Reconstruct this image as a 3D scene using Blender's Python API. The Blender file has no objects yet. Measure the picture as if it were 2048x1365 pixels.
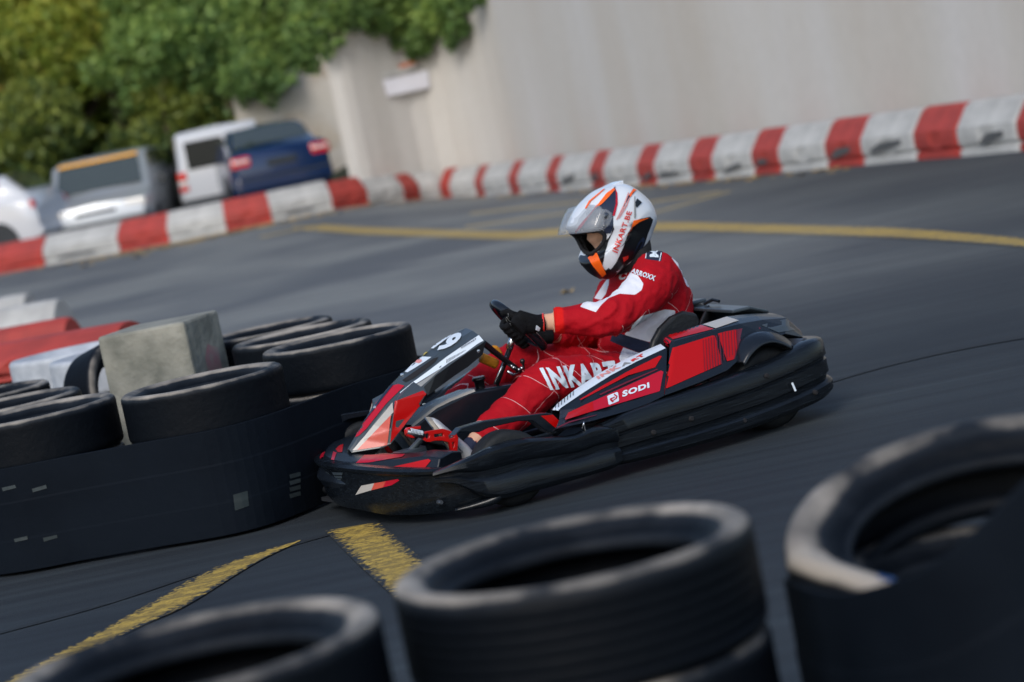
import bpy, bmesh, math, random
import numpy as np
from mathutils import Vector, Matrix, noise
from mathutils.bvhtree import BVHTree
from mathutils.geometry import tessellate_polygon
from mathutils.interpolate import poly_3d_calc
random.seed(7); rng = np.random.default_rng(7)
sc = bpy.context.scene; COL = sc.collection
R = math.radians

# ------------------------------------------------------------------ camera
CH, ROLL, Y0, FPX = 1.22, R(11.5), -443.0, 4560.0
PITCH = math.atan(-Y0 / FPX)
FW = Vector((0, math.cos(PITCH), -math.sin(PITCH))); DN = Vector((0, -math.sin(PITCH), -math.cos(PITCH)))
CAMP = Vector((0, 0, CH))
IX = Vector((1, 0, 0)) * math.cos(ROLL) + DN * math.sin(ROLL)
IY = Vector((-1, 0, 0)) * math.sin(ROLL) + DN * math.cos(ROLL)
def ray(px, py):
    return (FW + IX * ((px - 1024) / FPX) + IY * ((py - 682.5) / FPX)).normalized()
def proj(P):
    q = Vector(P) - CAMP; d = q.dot(FW)
    return (1024 + q.dot(IX) / d * FPX, 682.5 + q.dot(IY) / d * FPX)
def ground(px, py, z=0.0):
    d = ray(px, py); return CAMP + d * ((z - CH) / d.z)
cam = bpy.data.cameras.new('camera'); co = bpy.data.objects.new('camera', cam); COL.objects.link(co)
up = -IY; m = Matrix((IX, up, -FW)).transposed().to_4x4(); m.translation = CAMP
co.matrix_world = m; sc.camera = co
cam.sensor_width = 36; cam.lens = FPX / 2048 * 36; cam.clip_end = 900; cam.clip_start = 0.1
cam.dof.use_dof = True; cam.dof.focus_distance = 7.35; cam.dof.aperture_fstop = 2.4

# ------------------------------------------------------------------ world, light
w = bpy.data.worlds.new("World"); sc.world = w; w.use_nodes = True
nt = w.node_tree; sky = nt.nodes.new('ShaderNodeTexSky'); sky.sky_type = 'NISHITA'; sky.sun_disc = False
SE, SR = R(38), R(200)
sky.sun_elevation = SE; sky.sun_rotation = SR; sky.air_density = 1.0; sky.dust_density = 1.5
nt.links.new(sky.outputs[0], nt.nodes['Background'].inputs[0]); nt.nodes['Background'].inputs[1].default_value = 0.15
sd = bpy.data.lights.new('sun', 'SUN'); sd.energy = 1.4; sd.angle = R(25); sd.color = (1, .96, .91)
so = bpy.data.objects.new('sun', sd); COL.objects.link(so)
sun_dir = Vector((math.sin(SR) * math.cos(SE), math.cos(SR) * math.cos(SE), math.sin(SE)))
so.rotation_euler = sun_dir.to_track_quat('Z', 'Y').to_euler()
sc.view_settings.view_transform = 'Standard'; sc.view_settings.look = 'None'
sc.view_settings.exposure = 0.3
sc.render.engine = 'CYCLES'; sc.cycles.use_denoising = True

# ------------------------------------------------------------------ materials
def mat(name, col, rough=.5, metal=0, var=0, vscale=8, bump=0, bscale=60, spec=.5, coat=0, col2=None, vstretch=None):
    m = bpy.data.materials.new(name); m.use_nodes = True; n = m.node_tree.nodes; l = m.node_tree.links
    b = n['Principled BSDF']; b.inputs['Roughness'].default_value = rough; b.inputs['Metallic'].default_value = metal
    b.inputs['Specular IOR Level'].default_value = spec; b.inputs['Coat Weight'].default_value = coat
    c = (*col, 1); b.inputs['Base Color'].default_value = c
    tc = n.new('ShaderNodeTexCoord'); mp = n.new('ShaderNodeMapping'); l.new(tc.outputs['Object'], mp.inputs[0])
    if vstretch: mp.inputs['Scale'].default_value = vstretch
    if var or col2:
        t = n.new('ShaderNodeTexNoise'); t.inputs['Scale'].default_value = vscale; t.inputs['Detail'].default_value = 5
        l.new(mp.outputs[0], t.inputs[0]); r = n.new('ShaderNodeValToRGB'); l.new(t.outputs[0], r.inputs[0])
        r.color_ramp.elements[0].position = .35; r.color_ramp.elements[1].position = .68
        d = col2 if col2 else tuple(x * (1 - var) for x in col)
        r.color_ramp.elements[0].color = (*d, 1); r.color_ramp.elements[1].color = c
        l.new(r.outputs[0], b.inputs['Base Color'])
        rr = n.new('ShaderNodeMapRange'); l.new(t.outputs[0], rr.inputs[0])
        rr.inputs[3].default_value = min(1, rough + .12); rr.inputs[4].default_value = max(.03, rough - .12); l.new(rr.outputs[0], b.inputs['Roughness'])
    if bump:
        t2 = n.new('ShaderNodeTexNoise'); t2.inputs['Scale'].default_value = bscale; t2.inputs['Detail'].default_value = 4
        l.new(mp.outputs[0], t2.inputs[0]); bp = n.new('ShaderNodeBump'); bp.inputs['Strength'].default_value = bump; bp.inputs['Distance'].default_value = .01
        l.new(t2.outputs[0], bp.inputs['Height']); l.new(bp.outputs[0], b.inputs['Normal'])
    return m
M = {}
M['blackplastic'] = mat('black_plastic', (.003, .004, .006), .24, var=.0, col2=(.007, .010, .014), vscale=60, bump=.04, bscale=160, vstretch=(.15, 1, 3.0), spec=.32)
M['blacksmooth'] = mat('black_smooth', (.007, .010, .015), .24, spec=.45)
M['slate'] = mat('slate_plastic', (.040, .054, .066), .32, coat=.15)
M['red'] = mat('red_sticker', (.42, .002, .002), .3, coat=.15, spec=.3)
M['crimson'] = mat('crimson_sticker', (.42, .006, .022), .3, coat=.15, spec=.3)
M['darkred'] = mat('dark_red_sticker', (.12, .006, .016), .3, coat=.15)
M['salmon'] = mat('salmon_sticker', (.52, .07, .045), .35, coat=.1)
M['orange'] = mat('orange_sticker', (.9, .13, .01), .35)
M['white'] = mat('white_sticker', (.60, .68, .76), .35, coat=.1)
M['beige'] = mat('beige_sticker', (.42, .40, .37), .35)
M['grey'] = mat('grey_sticker', (.22, .23, .235), .35)
M['inkred'] = mat('letter_red', (.62, .03, .02), .4)
M['inkpale'] = mat('letter_pale', (.62, .25, .24), .4)
M['navy'] = mat('navy_sticker', (.012, .02, .045), .3)
M['yellow'] = mat('yellow_sticker', (.45, .34, .03), .4)
M['foam'] = mat('yellow_foam', (.75, .30, .015), .6, var=.3, vscale=40)
M['steel'] = mat('steel', (.55, .57, .6), .25, metal=1)
M['darksteel'] = mat('dark_steel', (.12, .13, .15), .35, metal=.8)
M['redpaint'] = mat('red_paint', (.46, .004, .003), .3, coat=.3)
M['tyre'] = mat('tyre_rubber', (.006, .007, .009), .6, spec=.25, col2=(.014, .016, .018), vscale=14, bump=.3, bscale=60)
M['skin'] = mat('skin', (.55, .32, .22), .5, var=.15, vscale=30)
M['glove'] = mat('glove_fabric', (.004, .0045, .006), .85, spec=.2, var=.3, vscale=60, bump=.4, bscale=200)
M['shoewhite'] = mat('shoe_leather', (.55, .55, .54), .5, var=.2, vscale=30)
M['sole'] = mat('shoe_sole_side', (.42, .37, .29), .6, var=.2, vscale=40)
M['solebot'] = mat('shoe_sole_bottom', (.075, .12, .17), .6, bump=1, bscale=150)
M['helmwhite'] = mat('helmet_white', (.66, .70, .75), .22, coat=.6)
M['helmblack'] = mat('helmet_black', (.006, .007, .009), .3)
M['lining'] = mat('helmet_lining', (.008, .008, .01), .9)
M['hair'] = mat('hair', (.03, .018, .012), .6)
M['seat'] = mat('seat_shell', (.008, .009, .011), .5, bump=.2, bscale=80)

def glass(name, tint, alpha, rough=.05):
    m = bpy.data.materials.new(name); m.use_nodes = True; n = m.node_tree.nodes; l = m.node_tree.links
    b = n['Principled BSDF']; b.inputs['Base Color'].default_value = (*tint, 1); b.inputs['Roughness'].default_value = rough
    b.inputs['Alpha'].default_value = alpha; b.inputs['Coat Weight'].default_value = .5
    return m
M['visor'] = glass('visor_plastic', (.40, .43, .46), .28)

# ------------------------------------------------------------------ object helpers
def tag(o, label=None, cat=None, group=None, kind=None):
    if label: o['label'] = label
    if cat: o['category'] = cat
    if group: o['group'] = group
    if kind: o['kind'] = kind
    return o
def empty(name, loc=(0, 0, 0), rz=0):
    o = bpy.data.objects.new(name, None); COL.objects.link(o); o.location = loc; o.rotation_euler = (0, 0, rz); o.empty_display_size = .1
    return o
MW = {}
def wm(o):
    if o is None: return Matrix()
    return wm(o.parent) @ Matrix.LocRotScale(o.location, o.rotation_euler, o.scale)
def link(name, me, m=None, parent=None, smooth=False, world=False):
    """world=True: vertices are given in world space and are brought into the parent's frame."""
    o = bpy.data.objects.new(name, me); COL.objects.link(o)
    if m is not None: me.materials.clear(); me.materials.append(m)
    if parent is not None:
        o.parent = parent
        if world: me.transform(wm(parent).inverted())
    if smooth:
        for p in me.polygons: p.use_smooth = True
    return o
def crisp(o, ang=32):
    me_ = o.data
    for p in me_.polygons: p.use_smooth = True
    me_.set_sharp_from_angle(angle=R(ang)); return o
def bevel(o, wd=.003, seg=2, ang=35):
    b = o.modifiers.new('bevel', 'BEVEL'); b.width = wd; b.segments = seg; b.limit_method = 'ANGLE'; b.angle_limit = R(ang); return o
def subsurf(o, n=1):
    s = o.modifiers.new('sub', 'SUBSURF'); s.levels = n; s.render_levels = n; return o
def mesh(vs, fs, name='m'):
    me = bpy.data.meshes.new(name); me.from_pydata([tuple(v) for v in vs], [], fs); me.update(); return me
class MB:
    def __init__(s): s.v = []; s.f = []
    def add(s, vs, fs):
        b = len(s.v); s.v += [Vector(v) for v in vs]; s.f += [tuple(i + b for i in f) for f in fs]; return s
    def box(s, c, d, rz=0, M_=None):
        vs = []
        for x in (-1, 1):
            for y in (-1, 1):
                for z in (-1, 1): vs.append(Vector((x * d[0] / 2, y * d[1] / 2, z * d[2] / 2)))
        rm = Matrix.Rotation(rz, 3, 'Z') if M_ is None else M_
        vs = [rm @ v + Vector(c) for v in vs]
        return s.add(vs, [(0, 1, 3, 2), (4, 6, 7, 5), (0, 4, 5, 1), (2, 3, 7, 6), (0, 2, 6, 4), (1, 5, 7, 3)])
    def rings(s, rs, cap=True, closed=False):
        n = len(rs[0]); vs = [v for r in rs for v in r]; fs = []
        for i in range(len(rs) - (0 if closed else 1)):
            j = (i + 1) % len(rs)
            for k in range(n): fs.append((i * n + k, i * n + (k + 1) % n, j * n + (k + 1) % n, j * n + k))
        if cap and not closed: fs.append(tuple(reversed(range(n)))); fs.append(tuple(range((len(rs) - 1) * n, len(rs) * n)))
        return s.add(vs, fs)
    def grid(s, rows):
        n = len(rows[0]); vs = [v for r in rows for v in r]
        return s.add(vs, [(i * n + k, i * n + k + 1, (i + 1) * n + k + 1, (i + 1) * n + k) for i in range(len(rows) - 1) for k in range(n - 1)])
    def tube(s, pts, r, n=10, cap=True, flat=None, side=None, closed=False):
        pts = [Vector(p) for p in pts]; rs = []
        N = len(pts); prev = None
        for i, p in enumerate(pts):
            a = pts[(i - 1) % N] if (closed or i > 0) else p; b = pts[(i + 1) % N] if (closed or i < N - 1) else p
            t = (b - a).normalized()
            ref = Vector(side) if side is not None else (prev if prev is not None else (Vector((0, 0, 1)) if abs(t.z) < .9 else Vector((1, 0, 0))))
            u = (ref - t * ref.dot(t)).normalized(); prev = u; v = t.cross(u)
            rr = r[i] if isinstance(r, list) else r
            ra, rb = rr if isinstance(rr, (list, tuple)) else (rr, rr)
            rs.append([p + u * (ra * math.cos(2 * math.pi * k / n)) + v * (rb * math.sin(2 * math.pi * k / n)) for k in range(n)])
        return s.rings(rs, cap, closed)
    def lathe(s, prof, c=(0, 0, 0), axis='Z', n=48, closed=False):
        rs = []
        for k in range(n):
            a = 2 * math.pi * k / n; ca, sa = math.cos(a), math.sin(a)
            if axis == 'Z': rs.append([Vector((r * ca, r * sa, h)) + Vector(c) for r, h in prof])
            elif axis == 'Y': rs.append([Vector((r * ca, h, r * sa)) + Vector(c) for r, h in prof])
            else: rs.append([Vector((h, r * ca, r * sa)) + Vector(c) for r, h in prof])
        m_ = len(prof); vs = [v for r in rs for v in r]; fs = []
        for i in range(n):
            j = (i + 1) % n
            for k in range(m_ if closed else m_ - 1):
                k2 = (k + 1) % m_; fs.append((i * m_ + k, j * m_ + k, j * m_ + k2, i * m_ + k2))
        return s.add(vs, fs)
    def xf(s, Mx): s.v = [Mx @ v for v in s.v]; return s
    def mesh(s, name='m', fix=True):
        me = mesh(s.v, s.f, name)
        if fix:
            bm = bmesh.new(); bm.from_mesh(me); bmesh.ops.recalc_face_normals(bm, faces=bm.faces); bm.to_mesh(me); bm.free()
        return me
    def build(s, name, m, parent=None, smooth=False, world=False): return link(name, s.mesh(name), m, parent, smooth, world)
def catmull(pts, n=8, closed=False):
    P = [Vector(p) for p in pts]; out = []; N = len(P)
    for i in range(N if closed else N - 1):
        p1, p2 = P[i], P[(i + 1) % N]
        p0 = P[i - 1] if (i > 0 or closed) else p1 * 2 - p2
        p3 = P[(i + 2) % N] if (i + 2 < N or closed) else p2 * 2 - p1
        for k in range(n):
            t = k / n
            out.append(.5 * ((2 * p1) + (-p0 + p2) * t + (2 * p0 - 5 * p1 + 4 * p2 - p3) * t * t + (-p0 + 3 * p1 - 3 * p2 + p3) * t ** 3))
    if not closed: out.append(P[-1])
    return out
def remesh(me, vox=.008, smooth_it=3, fac=.5):
    o = bpy.data.objects.new('tmp', me); COL.objects.link(o)
    r = o.modifiers.new('r', 'REMESH'); r.mode = 'VOXEL'; r.voxel_size = vox
    s_ = o.modifiers.new('s', 'SMOOTH'); s_.iterations = smooth_it; s_.factor = fac
    dg = bpy.context.evaluated_depsgraph_get(); dg.update(); e = o.evaluated_get(dg)
    out = bpy.data.meshes.new_from_object(e); bpy.data.objects.remove(o); return out
def evalmesh(o):
    dg = bpy.context.evaluated_depsgraph_get(); dg.update(); e = o.evaluated_get(dg)
    return bpy.data.meshes.new_from_object(e)
def bvh(objs):
    vs = []; fs = []
    for o in objs:
        me = evalmesh(o); mw = wm(o); b = len(vs)
        vs += [mw @ v.co for v in me.vertices]; fs += [tuple(i + b for i in p.vertices) for p in me.polygons]
    return BVHTree.FromPolygons(vs, fs)
def subdiv2d(vs, tris, step):
    vs = list(vs); work = list(tris)
    for _ in range(12):
        bm = bmesh.new(); bv = [bm.verts.new((v[0], v[1], 0)) for v in vs]
        for t in work:
            try: bm.faces.new([bv[i] for i in t])
            except ValueError: pass
        long_ = [e for e in bm.edges if e.calc_length() > step]
        if not long_:
            bm.free(); break
        bmesh.ops.subdivide_edges(bm, edges=long_, cuts=1); bmesh.ops.triangulate(bm, faces=bm.faces)
        bm.verts.ensure_lookup_table(); bm.verts.index_update()
        vs = [(v.co.x, v.co.y) for v in bm.verts]; work = [tuple(v.index for v in f.verts) for f in bm.faces]; bm.free()
        if len(vs) > 6000: break
    return vs, work
def lay(vs2, tris, tree, off, maxjump=.06):
    """lay a flat outline onto the surface it is stuck on"""
    out = []; ok = []
    for x, y in vs2:
        d = ray(x, y); h = tree.ray_cast(CAMP, d)
        if h[0] is None: out.append(CAMP); ok.append(False)
        else:
            nrm = h[1] if h[1].dot(d) < 0 else -h[1]
            out.append(h[0] + nrm * off - d * .0005); ok.append(True)
    fs = []
    for t in tris:
        if all(ok[i] for i in t):
            dd = [(out[i] - CAMP).length for i in t]
            if max(dd) - min(dd) < maxjump: fs.append(t)
    used = sorted({i for f in fs for i in f}); mp = {u: k for k, u in enumerate(used)}
    return [out[u] for u in used], [tuple(mp[i] for i in f) for f in fs]
def sticker(name, poly, tree, m, parent, off=.0015, step=6, mirror=None, label=None):
    t = tessellate_polygon([[Vector((x, y, 0)) for x, y in poly]])
    v2, tr = subdiv2d(poly, t, step); vs, fs = lay(v2, tr, tree, off)
    if not fs: print('EMPTY sticker', name, poly[0]); return None
    vs, fs = biggest(vs, fs); me = mesh(vs, fs); o = link(name, me, m, parent, True, world=True)
    if label: o['label'] = label
    if mirror is not None:
        me2 = me.copy()
        pl = wm(parent)          # mirror across the kart's middle plane
        Mm = pl.inverted() @ mirror @ pl; me2.transform(Mm); me2.flip_normals(); link(name, me2, None, parent, True)
    return o
def textmesh(s, bold=.02, shear=0, space=1.0):
    c = bpy.data.curves.new('t', 'FONT'); c.body = s; c.size = 1; c.offset = bold; c.shear = shear; c.space_character = space; c.resolution_u = 3
    o = bpy.data.objects.new('t', c); COL.objects.link(o); me = evalmesh(o); bpy.data.objects.remove(o)
    vs = [(v.co.x, v.co.y) for v in me.vertices]; xs = [v[0] for v in vs]; ys = [v[1] for v in vs]
    x0, x1, y0, y1 = min(xs), max(xs), min(ys), max(ys)
    return [((x - x0) / (x1 - x0), (y - y0) / (y1 - y0)) for x, y in vs], [tuple(p.vertices) for p in me.polygons]
def lettering(name, s, TL, TR, BR, BL, tree, m, parent, off=.004, bold=.03, shear=0, space=1.1, step=4, mats=None):
    vs, fs = textmesh(s, bold, shear, space)
    def q(u, v):
        a = Vector(TL) * (1 - u) + Vector(TR) * u; b = Vector(BL) * (1 - u) + Vector(BR) * u
        p = a * v + b * (1 - v); return (p.x, p.y)
    v2 = [q(u, v) for u, v in vs]; tr = []
    for f in fs:
        for i in range(1, len(f) - 1): tr.append((f[0], f[i], f[i + 1]))
    v2, tr = subdiv2d(v2, tr, step); V, F_ = lay(v2, tr, tree, off)
    if not F_: print('EMPTY text', s); return None
    if len(s) == 1: V, F_ = biggest(V, F_)
    return link(name, mesh(V, F_), m, parent, True, world=True)
def biggest(V_, F_):
    par = list(range(len(V_)))
    def fd(a):
        while par[a] != a: par[a] = par[par[a]]; a = par[a]
        return a
    for f in F_:
        for b in f[1:]: par[fd(b)] = fd(f[0])
    cnt = {}
    for f in F_: cnt[fd(f[0])] = cnt.get(fd(f[0]), 0) + 1
    r = max(cnt, key=cnt.get); F_ = [f for f in F_ if fd(f[0]) == r]; used = sorted({i for f in F_ for i in f}); mp = {u: k for k, u in enumerate(used)}
    return [V_[u] for u in used], [tuple(mp[i] for i in f) for f in F_]
def Q(pts, ox, oy, k): return [(x / k + ox, y / k + oy) for x, y in pts]

# ------------------------------------------------------------------ kart frame
PSI = R(27); KF = Vector((-math.cos(PSI), -math.sin(PSI), 0)); KL = Vector((math.sin(PSI), -math.cos(PSI), 0)); KO = Vector((-.05, 7.89, 0))
KM = Matrix((KF, KL, Vector((0, 0, 1)))).transposed().to_4x4(); KM.translation = KO; KMI = KM.inverted()
KRZ = math.atan2(KF.y, KF.x)
MIRW = KM @ Matrix.Diagonal((1, -1, 1, 1)) @ KMI
def ky(px, py, y):      # point of the kart's fore-and-aft plane at lateral offset y
    d = ray(px, py); P0 = KM @ Vector((0, y, 0)); t = (P0 - CAMP).dot(KL) / d.dot(KL); return KMI @ (CAMP + d * t)
kart = tag(empty('go_kart', KO, KRZ), 'red, black and white rental go-kart leaning through the bend with a driver aboard', 'go-kart')
def kb(mb, name, m, smooth=False, parent=None): return mb.build(name, m, parent or kart, smooth)
def mir(pts): return [Vector((p[0], -p[1], p[2])) for p in pts]

# --- swept bumpers: plan stations (x,y,ztop,zbot), profile (out, t)
def sweep(stations, prof, n=6, thick=.0):
    st = [Vector((a[0], a[1], a[2])) for a in stations]; zb = [Vector((a[3], 0, 0)) for a in stations]
    P = catmull(st, n); B = catmull(zb, n); rs = []
    for i, p in enumerate(P):
        a = P[max(0, i - 1)]; b = P[min(len(P) - 1, i + 1)]; t = Vector((b.x - a.x, b.y - a.y, 0)).normalized()
        nrm = Vector((t.y, -t.x, 0))
        H = p.z - B[i].x
        rs.append([Vector((p.x, p.y, p.z - H * tt)) + nrm * o for o, tt in prof])
    return rs
# front bumper: swept left rear -> nose -> right rear ; outward = +normal must point out
full = [(.43, .655, .145, .045), (.53, .61, .168, .038), (.60, .55, .178, .035), (.655, .45, .187, .035), (.70, .31, .198, .04), (.722, .16, .205, .052), (.727, .04, .208, .056), (.705, -.08, .205, .056), (.66, -.22, .198, .052), (.60, -.35, .19, .04), (.53, -.46, .18, .038), (.46, -.56, .165, .038), (.40, -.62, .145, .045)]
full = list(reversed(full))
fprof = [(-.05, .06), (-.03, -.02), (.0, -.03), (.012, .02), (.010, .08), (.0, .14), (-.004, .3), (-.002, .6), (-.006, .85), (-.02, 1.0), (-.05, 1.02), (-.06, .9)]
fb = kb(MB().rings(sweep(full, fprof)), 'front_bumper', M['blackplastic'], True); crisp(fb)
# nose body
nf = [(.52, .475, .196, .12), (.555, .405, .206, .12), (.60, .31, .204, .12), (.648, .20, .208, .12), (.680, .12, .208, .12), (.692, .03, .212, .13), (.677, -.09, .220, .13), (.63, -.19, .226, .13), (.565, -.29, .229, .12), (.49, -.37, .224, .12), (.43, -.42, .224, .12)]
nf = list(reversed(nf))
nprof = [(-.11, .6), (-.11, .06), (-.07, -.06), (-.055, -.06), (0, 0), (.006, .05), (.045, .75), (.03, 1.1), (-.02, 1.1)]
nose = kb(MB().rings(sweep(nf, nprof)), 'nose_cone', M['blacksmooth']); bevel(nose, .004)
# side bumpers (front piece over the wheel gap) and wrap-around rear bumper
sprof = [(-.06, .05), (-.035, -.03), (-.008, -.015), (.004, .04), (.006, .22), (.0, .32), (-.008, .37), (-.009, .50), (-.002, .54), (.003, .60), (.002, .86), (-.010, .95), (-.04, 1.0), (-.07, .9)]
rprof = [(-.075, .05), (-.05, -.04), (-.014, -.035), (-.002, .0), (.004, .06), (.005, .30), (-.004, .325), (-.004, .36), (.003, .385), (.004, .62), (-.006, .645), (-.007, .72), (.004, .75), (.011, .80), (.010, .94), (-.006, 1.02), (-.04, 1.04), (-.08, .9)]
for sgn in (1, -1):
    st = [(.615, .60, .175, .14), (.56, .64, .188, .12), (.50, .665, .198, .07), (.43, .68, .21, .04), (.34, .685, .212, .038), (.24, .685, .196, .036), (.14, .685, .178, .036), (.07, .688, .185, .036), (.02, .690, .18, .038), (-.015, .684, .165, .045)]
    st = [(a[0], a[1] * sgn, a[2], a[3]) for a in st]
    rs = sweep(st if sgn > 0 else list(reversed(st)), sprof, 5)
    crisp(kb(MB().rings(rs), 'side_bumper', M['blackplastic'], True))
# lower scoop lip between the front bumper and side bumper
    lip = catmull([(.56, .59 * sgn, .04), (.50, .63 * sgn, .043), (.45, .658 * sgn, .05), (.428, .665 * sgn, .065), (.420, .667 * sgn, .09)], 6)
    kb(MB().tube(lip, [(.006 + .008 * math.sin(math.pi * i / (len(lip) - 1)), .012) for i in range(len(lip))], 8), 'bumper_bracket', M['blackplastic'], True)
rh = [(.02, .665, .185, .05), (-.08, .672, .20, .045), (-.20, .675, .208, .042), (-.36, .675, .214, .04), (-.55, .675, .224, .045), (-.70, .672, .240, .055), (-.83, .66, .262, .068), (-.915, .61, .264, .08), (-.955, .50, .260, .085), (-.972, .3, .257, .09), (-.978, 0, .257, .09)]
rf_ = rh + [(a[0], -a[1], a[2], a[3]) for a in reversed(rh[:-1])]
rb = kb(MB().rings(sweep(rf_, rprof)), 'rear_bumper', M['blackplastic'], True); crisp(rb)
# flip if outward is wrong (normals of sweep are derived from direction); handled by recalc
# bolts and a hooked strap on the rear bumper
kb(MB().tube([(-.71, .688, .155), (-.715, .692, .125)], .004, 6), 'bumper_tie', M['white'])
for (x, z) in [(.47, .085), (.60, .075)]:
    y = .66 if x < .5 else .575
    kb(MB().lathe([(0.0001, .012), (.006, .012), (.008, .004), (.008, -.01)], (x, y, z), 'Y', 12), 'bolt', M['darksteel'])
kb(MB().tube(catmull([(.095, .655, .19), (.09, .665, .205), (.085, .66, .21), (.083, .655, .18)], 4), .0025, 6), 'spring_clip', M['steel'], True)
for x_, z_ in ((-.30, .13), (-.50, .075), (-.62, .20), (-.15, .12), (-.80, .10)):
    kb(MB().lathe([(0.0001, .010), (.006, .010), (.009, .004), (.009, -.006)], (x_, .678, z_), 'Y', 12), 'bolt', M['lining'])
# chassis
ch = MB(); ch.box((-.05, 0, .045), (1.38, .62, .012))
kb(ch, 'floor_tray', M['darksteel'])
fr = MB()
for y in (-.33, .33):
    fr.tube(catmull([(-.86, y, .08), (-.4, y * 1.02, .07), (.1, y, .07), (.42, y * .8, .07), (.62, y * .6, .08)], 5), .016, 8)
for x in (-.86, -.45, .0, .40, .62): fr.tube([(x, -.3, .075), (x, .3, .075)], .014, 8)
for y in (-1, 1):
    fr.tube([(.05, .33 * y, .09), (.05, .64 * y, .10)], .012, 8); fr.tube([(-.3, .33 * y, .09), (-.3, .64 * y, .10)], .012, 8); fr.tube([(.05, .62 * y, .10), (-.3, .62 * y, .10)], .012, 8)
    fr.tube([(.40, .3 * y, .1), (.38, .5 * y, .12)], .012, 8)
kb(fr, 'chassis_frame', M['darksteel'], True)
kb(MB().tube([(-.69, -.6, .14), (-.69, .6, .14)], .02, 12), 'rear_axle', M['steel'], True)
# wheels
def wheel(x, y, r, wd, steer=0):
    e = empty('wheel'); e.parent = kart; e.location = (x, y, r); e.rotation_euler = (0, 0, steer)
    h = wd / 2
    tp = [(r * .48, -h * .82), (r * .62, -h * .98), (r * .86, -h), (r * .96, -h * .9), (r, -h * .72), (r, h * .72), (r * .96, h * .9), (r * .86, h), (r * .62, h * .98), (r * .48, h * .82)]
    kb(MB().lathe(tp, (0, 0, 0), 'Y', 40, True), 'tyre', M['tyre'], True, e)
    s_ = 1 if y > 0 else -1
    rp = [(r * .50, -h * .8), (r * .47, -h * .6), (r * .40, -h * .5), (r * .40, h * .4), (r * .47, h * .6), (r * .50, h * .8)]
    kb(MB().lathe(rp, (0, 0, 0), 'Y', 32), 'rim', M['darksteel'], True, e)
    kb(MB().lathe([(0.0001, s_ * h * .35), (r * .16, s_ * h * .35), (r * .2, s_ * h * .2), (r * .40, s_ * h * .1)], (0, 0, 0), 'Y', 24), 'hub', M['steel'], True, e)
wheel(.34, .57, .122, .095, R(-5)); wheel(.34, -.57, .122, .095, R(-5)); wheel(-.69, .50, .142, .20); wheel(-.69, -.50, .142, .20)
# --- nassau panel (front fairing)
NS = [((932, 656), (957, 670), (970, 683), (965, 708), .105, .125, .12),
      ((899, 673), (923, 693), (930, 709), (935, 733), .10, .12, .115),
      ((868, 694), (894, 713), (900, 730), (911, 749), .095, .115, .11),
      ((835, 721), (859, 740), (870, 752), (882, 770), .085, .11, .11),
      ((805, 748), (829, 762), (847, 774), (855, 790), .075, .105, .11),
      ((780, 773), (800, 786), (793, 801), (853, 787), .060, .10, .115),
      ((757, 803), (771, 817), (787, 830), (838, 815), .050, .098, .11),
      ((734, 838), (745, 851), (782, 860), (800, 865), .040, .092, .10),
      ((714, 868), (724, 879), (778, 888), (782, 888), .030, .085, .09),
      ((695, 899), (703, 906), (758, 897), (761, 896), .02, .07, .075)]
rows = []
for A, B, C, D, yb, yc, yd in NS:
    a, b, c, d = ky(*A, 0), ky(*B, yb), ky(*C, yc), ky(*D, yd)
    h = [a, a.lerp(b, .55) + Vector((.0, 0, .004)), b, c, d]
    rows.append(mir(reversed(h[1:])) + h)
nas = kb(MB().grid(rows), 'front_fairing', M['slate'])
s_ = nas.modifiers.new('so', 'SOLIDIFY'); s_.thickness = .006; s_.offset = -1; bevel(nas, .002)
# dark return edges of the fairing, facing backwards
for sg in (1, -1):
    rr = []
    for A, B, C, D, yb, yc, yd in NS[:5]:
        c, d = ky(*C, yc), ky(*D, yd); rr.append([Vector((p.x, p.y * sg, p.z)) for p in (c + Vector((0, .0025, 0)), d + Vector((0, .0025, -.002)), d + Vector((-.004, -.05, -.002)))])
    kb(MB().grid(rr), 'fairing_edge', M['helmblack'], False, nas)
TN = bvh([nas]); Z1 = lambda p: Q(p, 620, 640, 3.4125); Z2 = lambda p: Q(p, 800, 640, 8.53)
sticker('sticker', Z1([(320, 890), (555, 650), (527, 858)]), TN, M['salmon'], nas, mirror=MIRW)
sticker('sticker', Z1([(290, 893), (565, 565), (572, 632), (558, 646), (322, 888)]), TN, M['beige'], nas, mirror=MIRW)
sticker('sticker', Z1([(582, 556), (770, 484), (800, 513), (748, 588), (600, 775), (548, 840)]), TN, M['red'], nas, mirror=MIRW)
sticker('sticker', Z1([(292, 800), (335, 690), (430, 590), (565, 450), (605, 440), (645, 452), (520, 575), (385, 745), (335, 792), (310, 803)]), TN, M['crimson'], nas)
sticker('sticker', Z1([(322, 742), (440, 590), (560, 442), (572, 446), (452, 600), (332, 748)]), TN, M['navy'], nas, off=.003)
sticker('sticker', [(957.5, 671), (967, 682), (956, 688), (929, 708), (897, 727), (889, 733), (800, 788), (801, 785), (829, 763), (859, 741), (894, 714), (923, 694)], TN, M['white'], nas, mirror=MIRW)
sticker('sticker', [(889, 733), (868, 752), (843, 774), (802, 793), (801, 788.5), (850, 759)], TN, M['grey'], nas, mirror=MIRW)
for i in range(15):
    x = 893 + i * 2.6; y = 728 - i * 1.75; h = 7 * (1 - i / 16) + 1
    sticker('sticker', [(x, y), (x + 1.1, y - .7), (x + 1.1 + .3, y - .7 - h), (x + .3, y - h)], TN, M['slate'], nas, off=.003)
sticker('sticker', Z2([(85, 890), (360, 610), (385, 632), (540, 640), (420, 725), (130, 902)]), TN, M['white'], nas)
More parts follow.
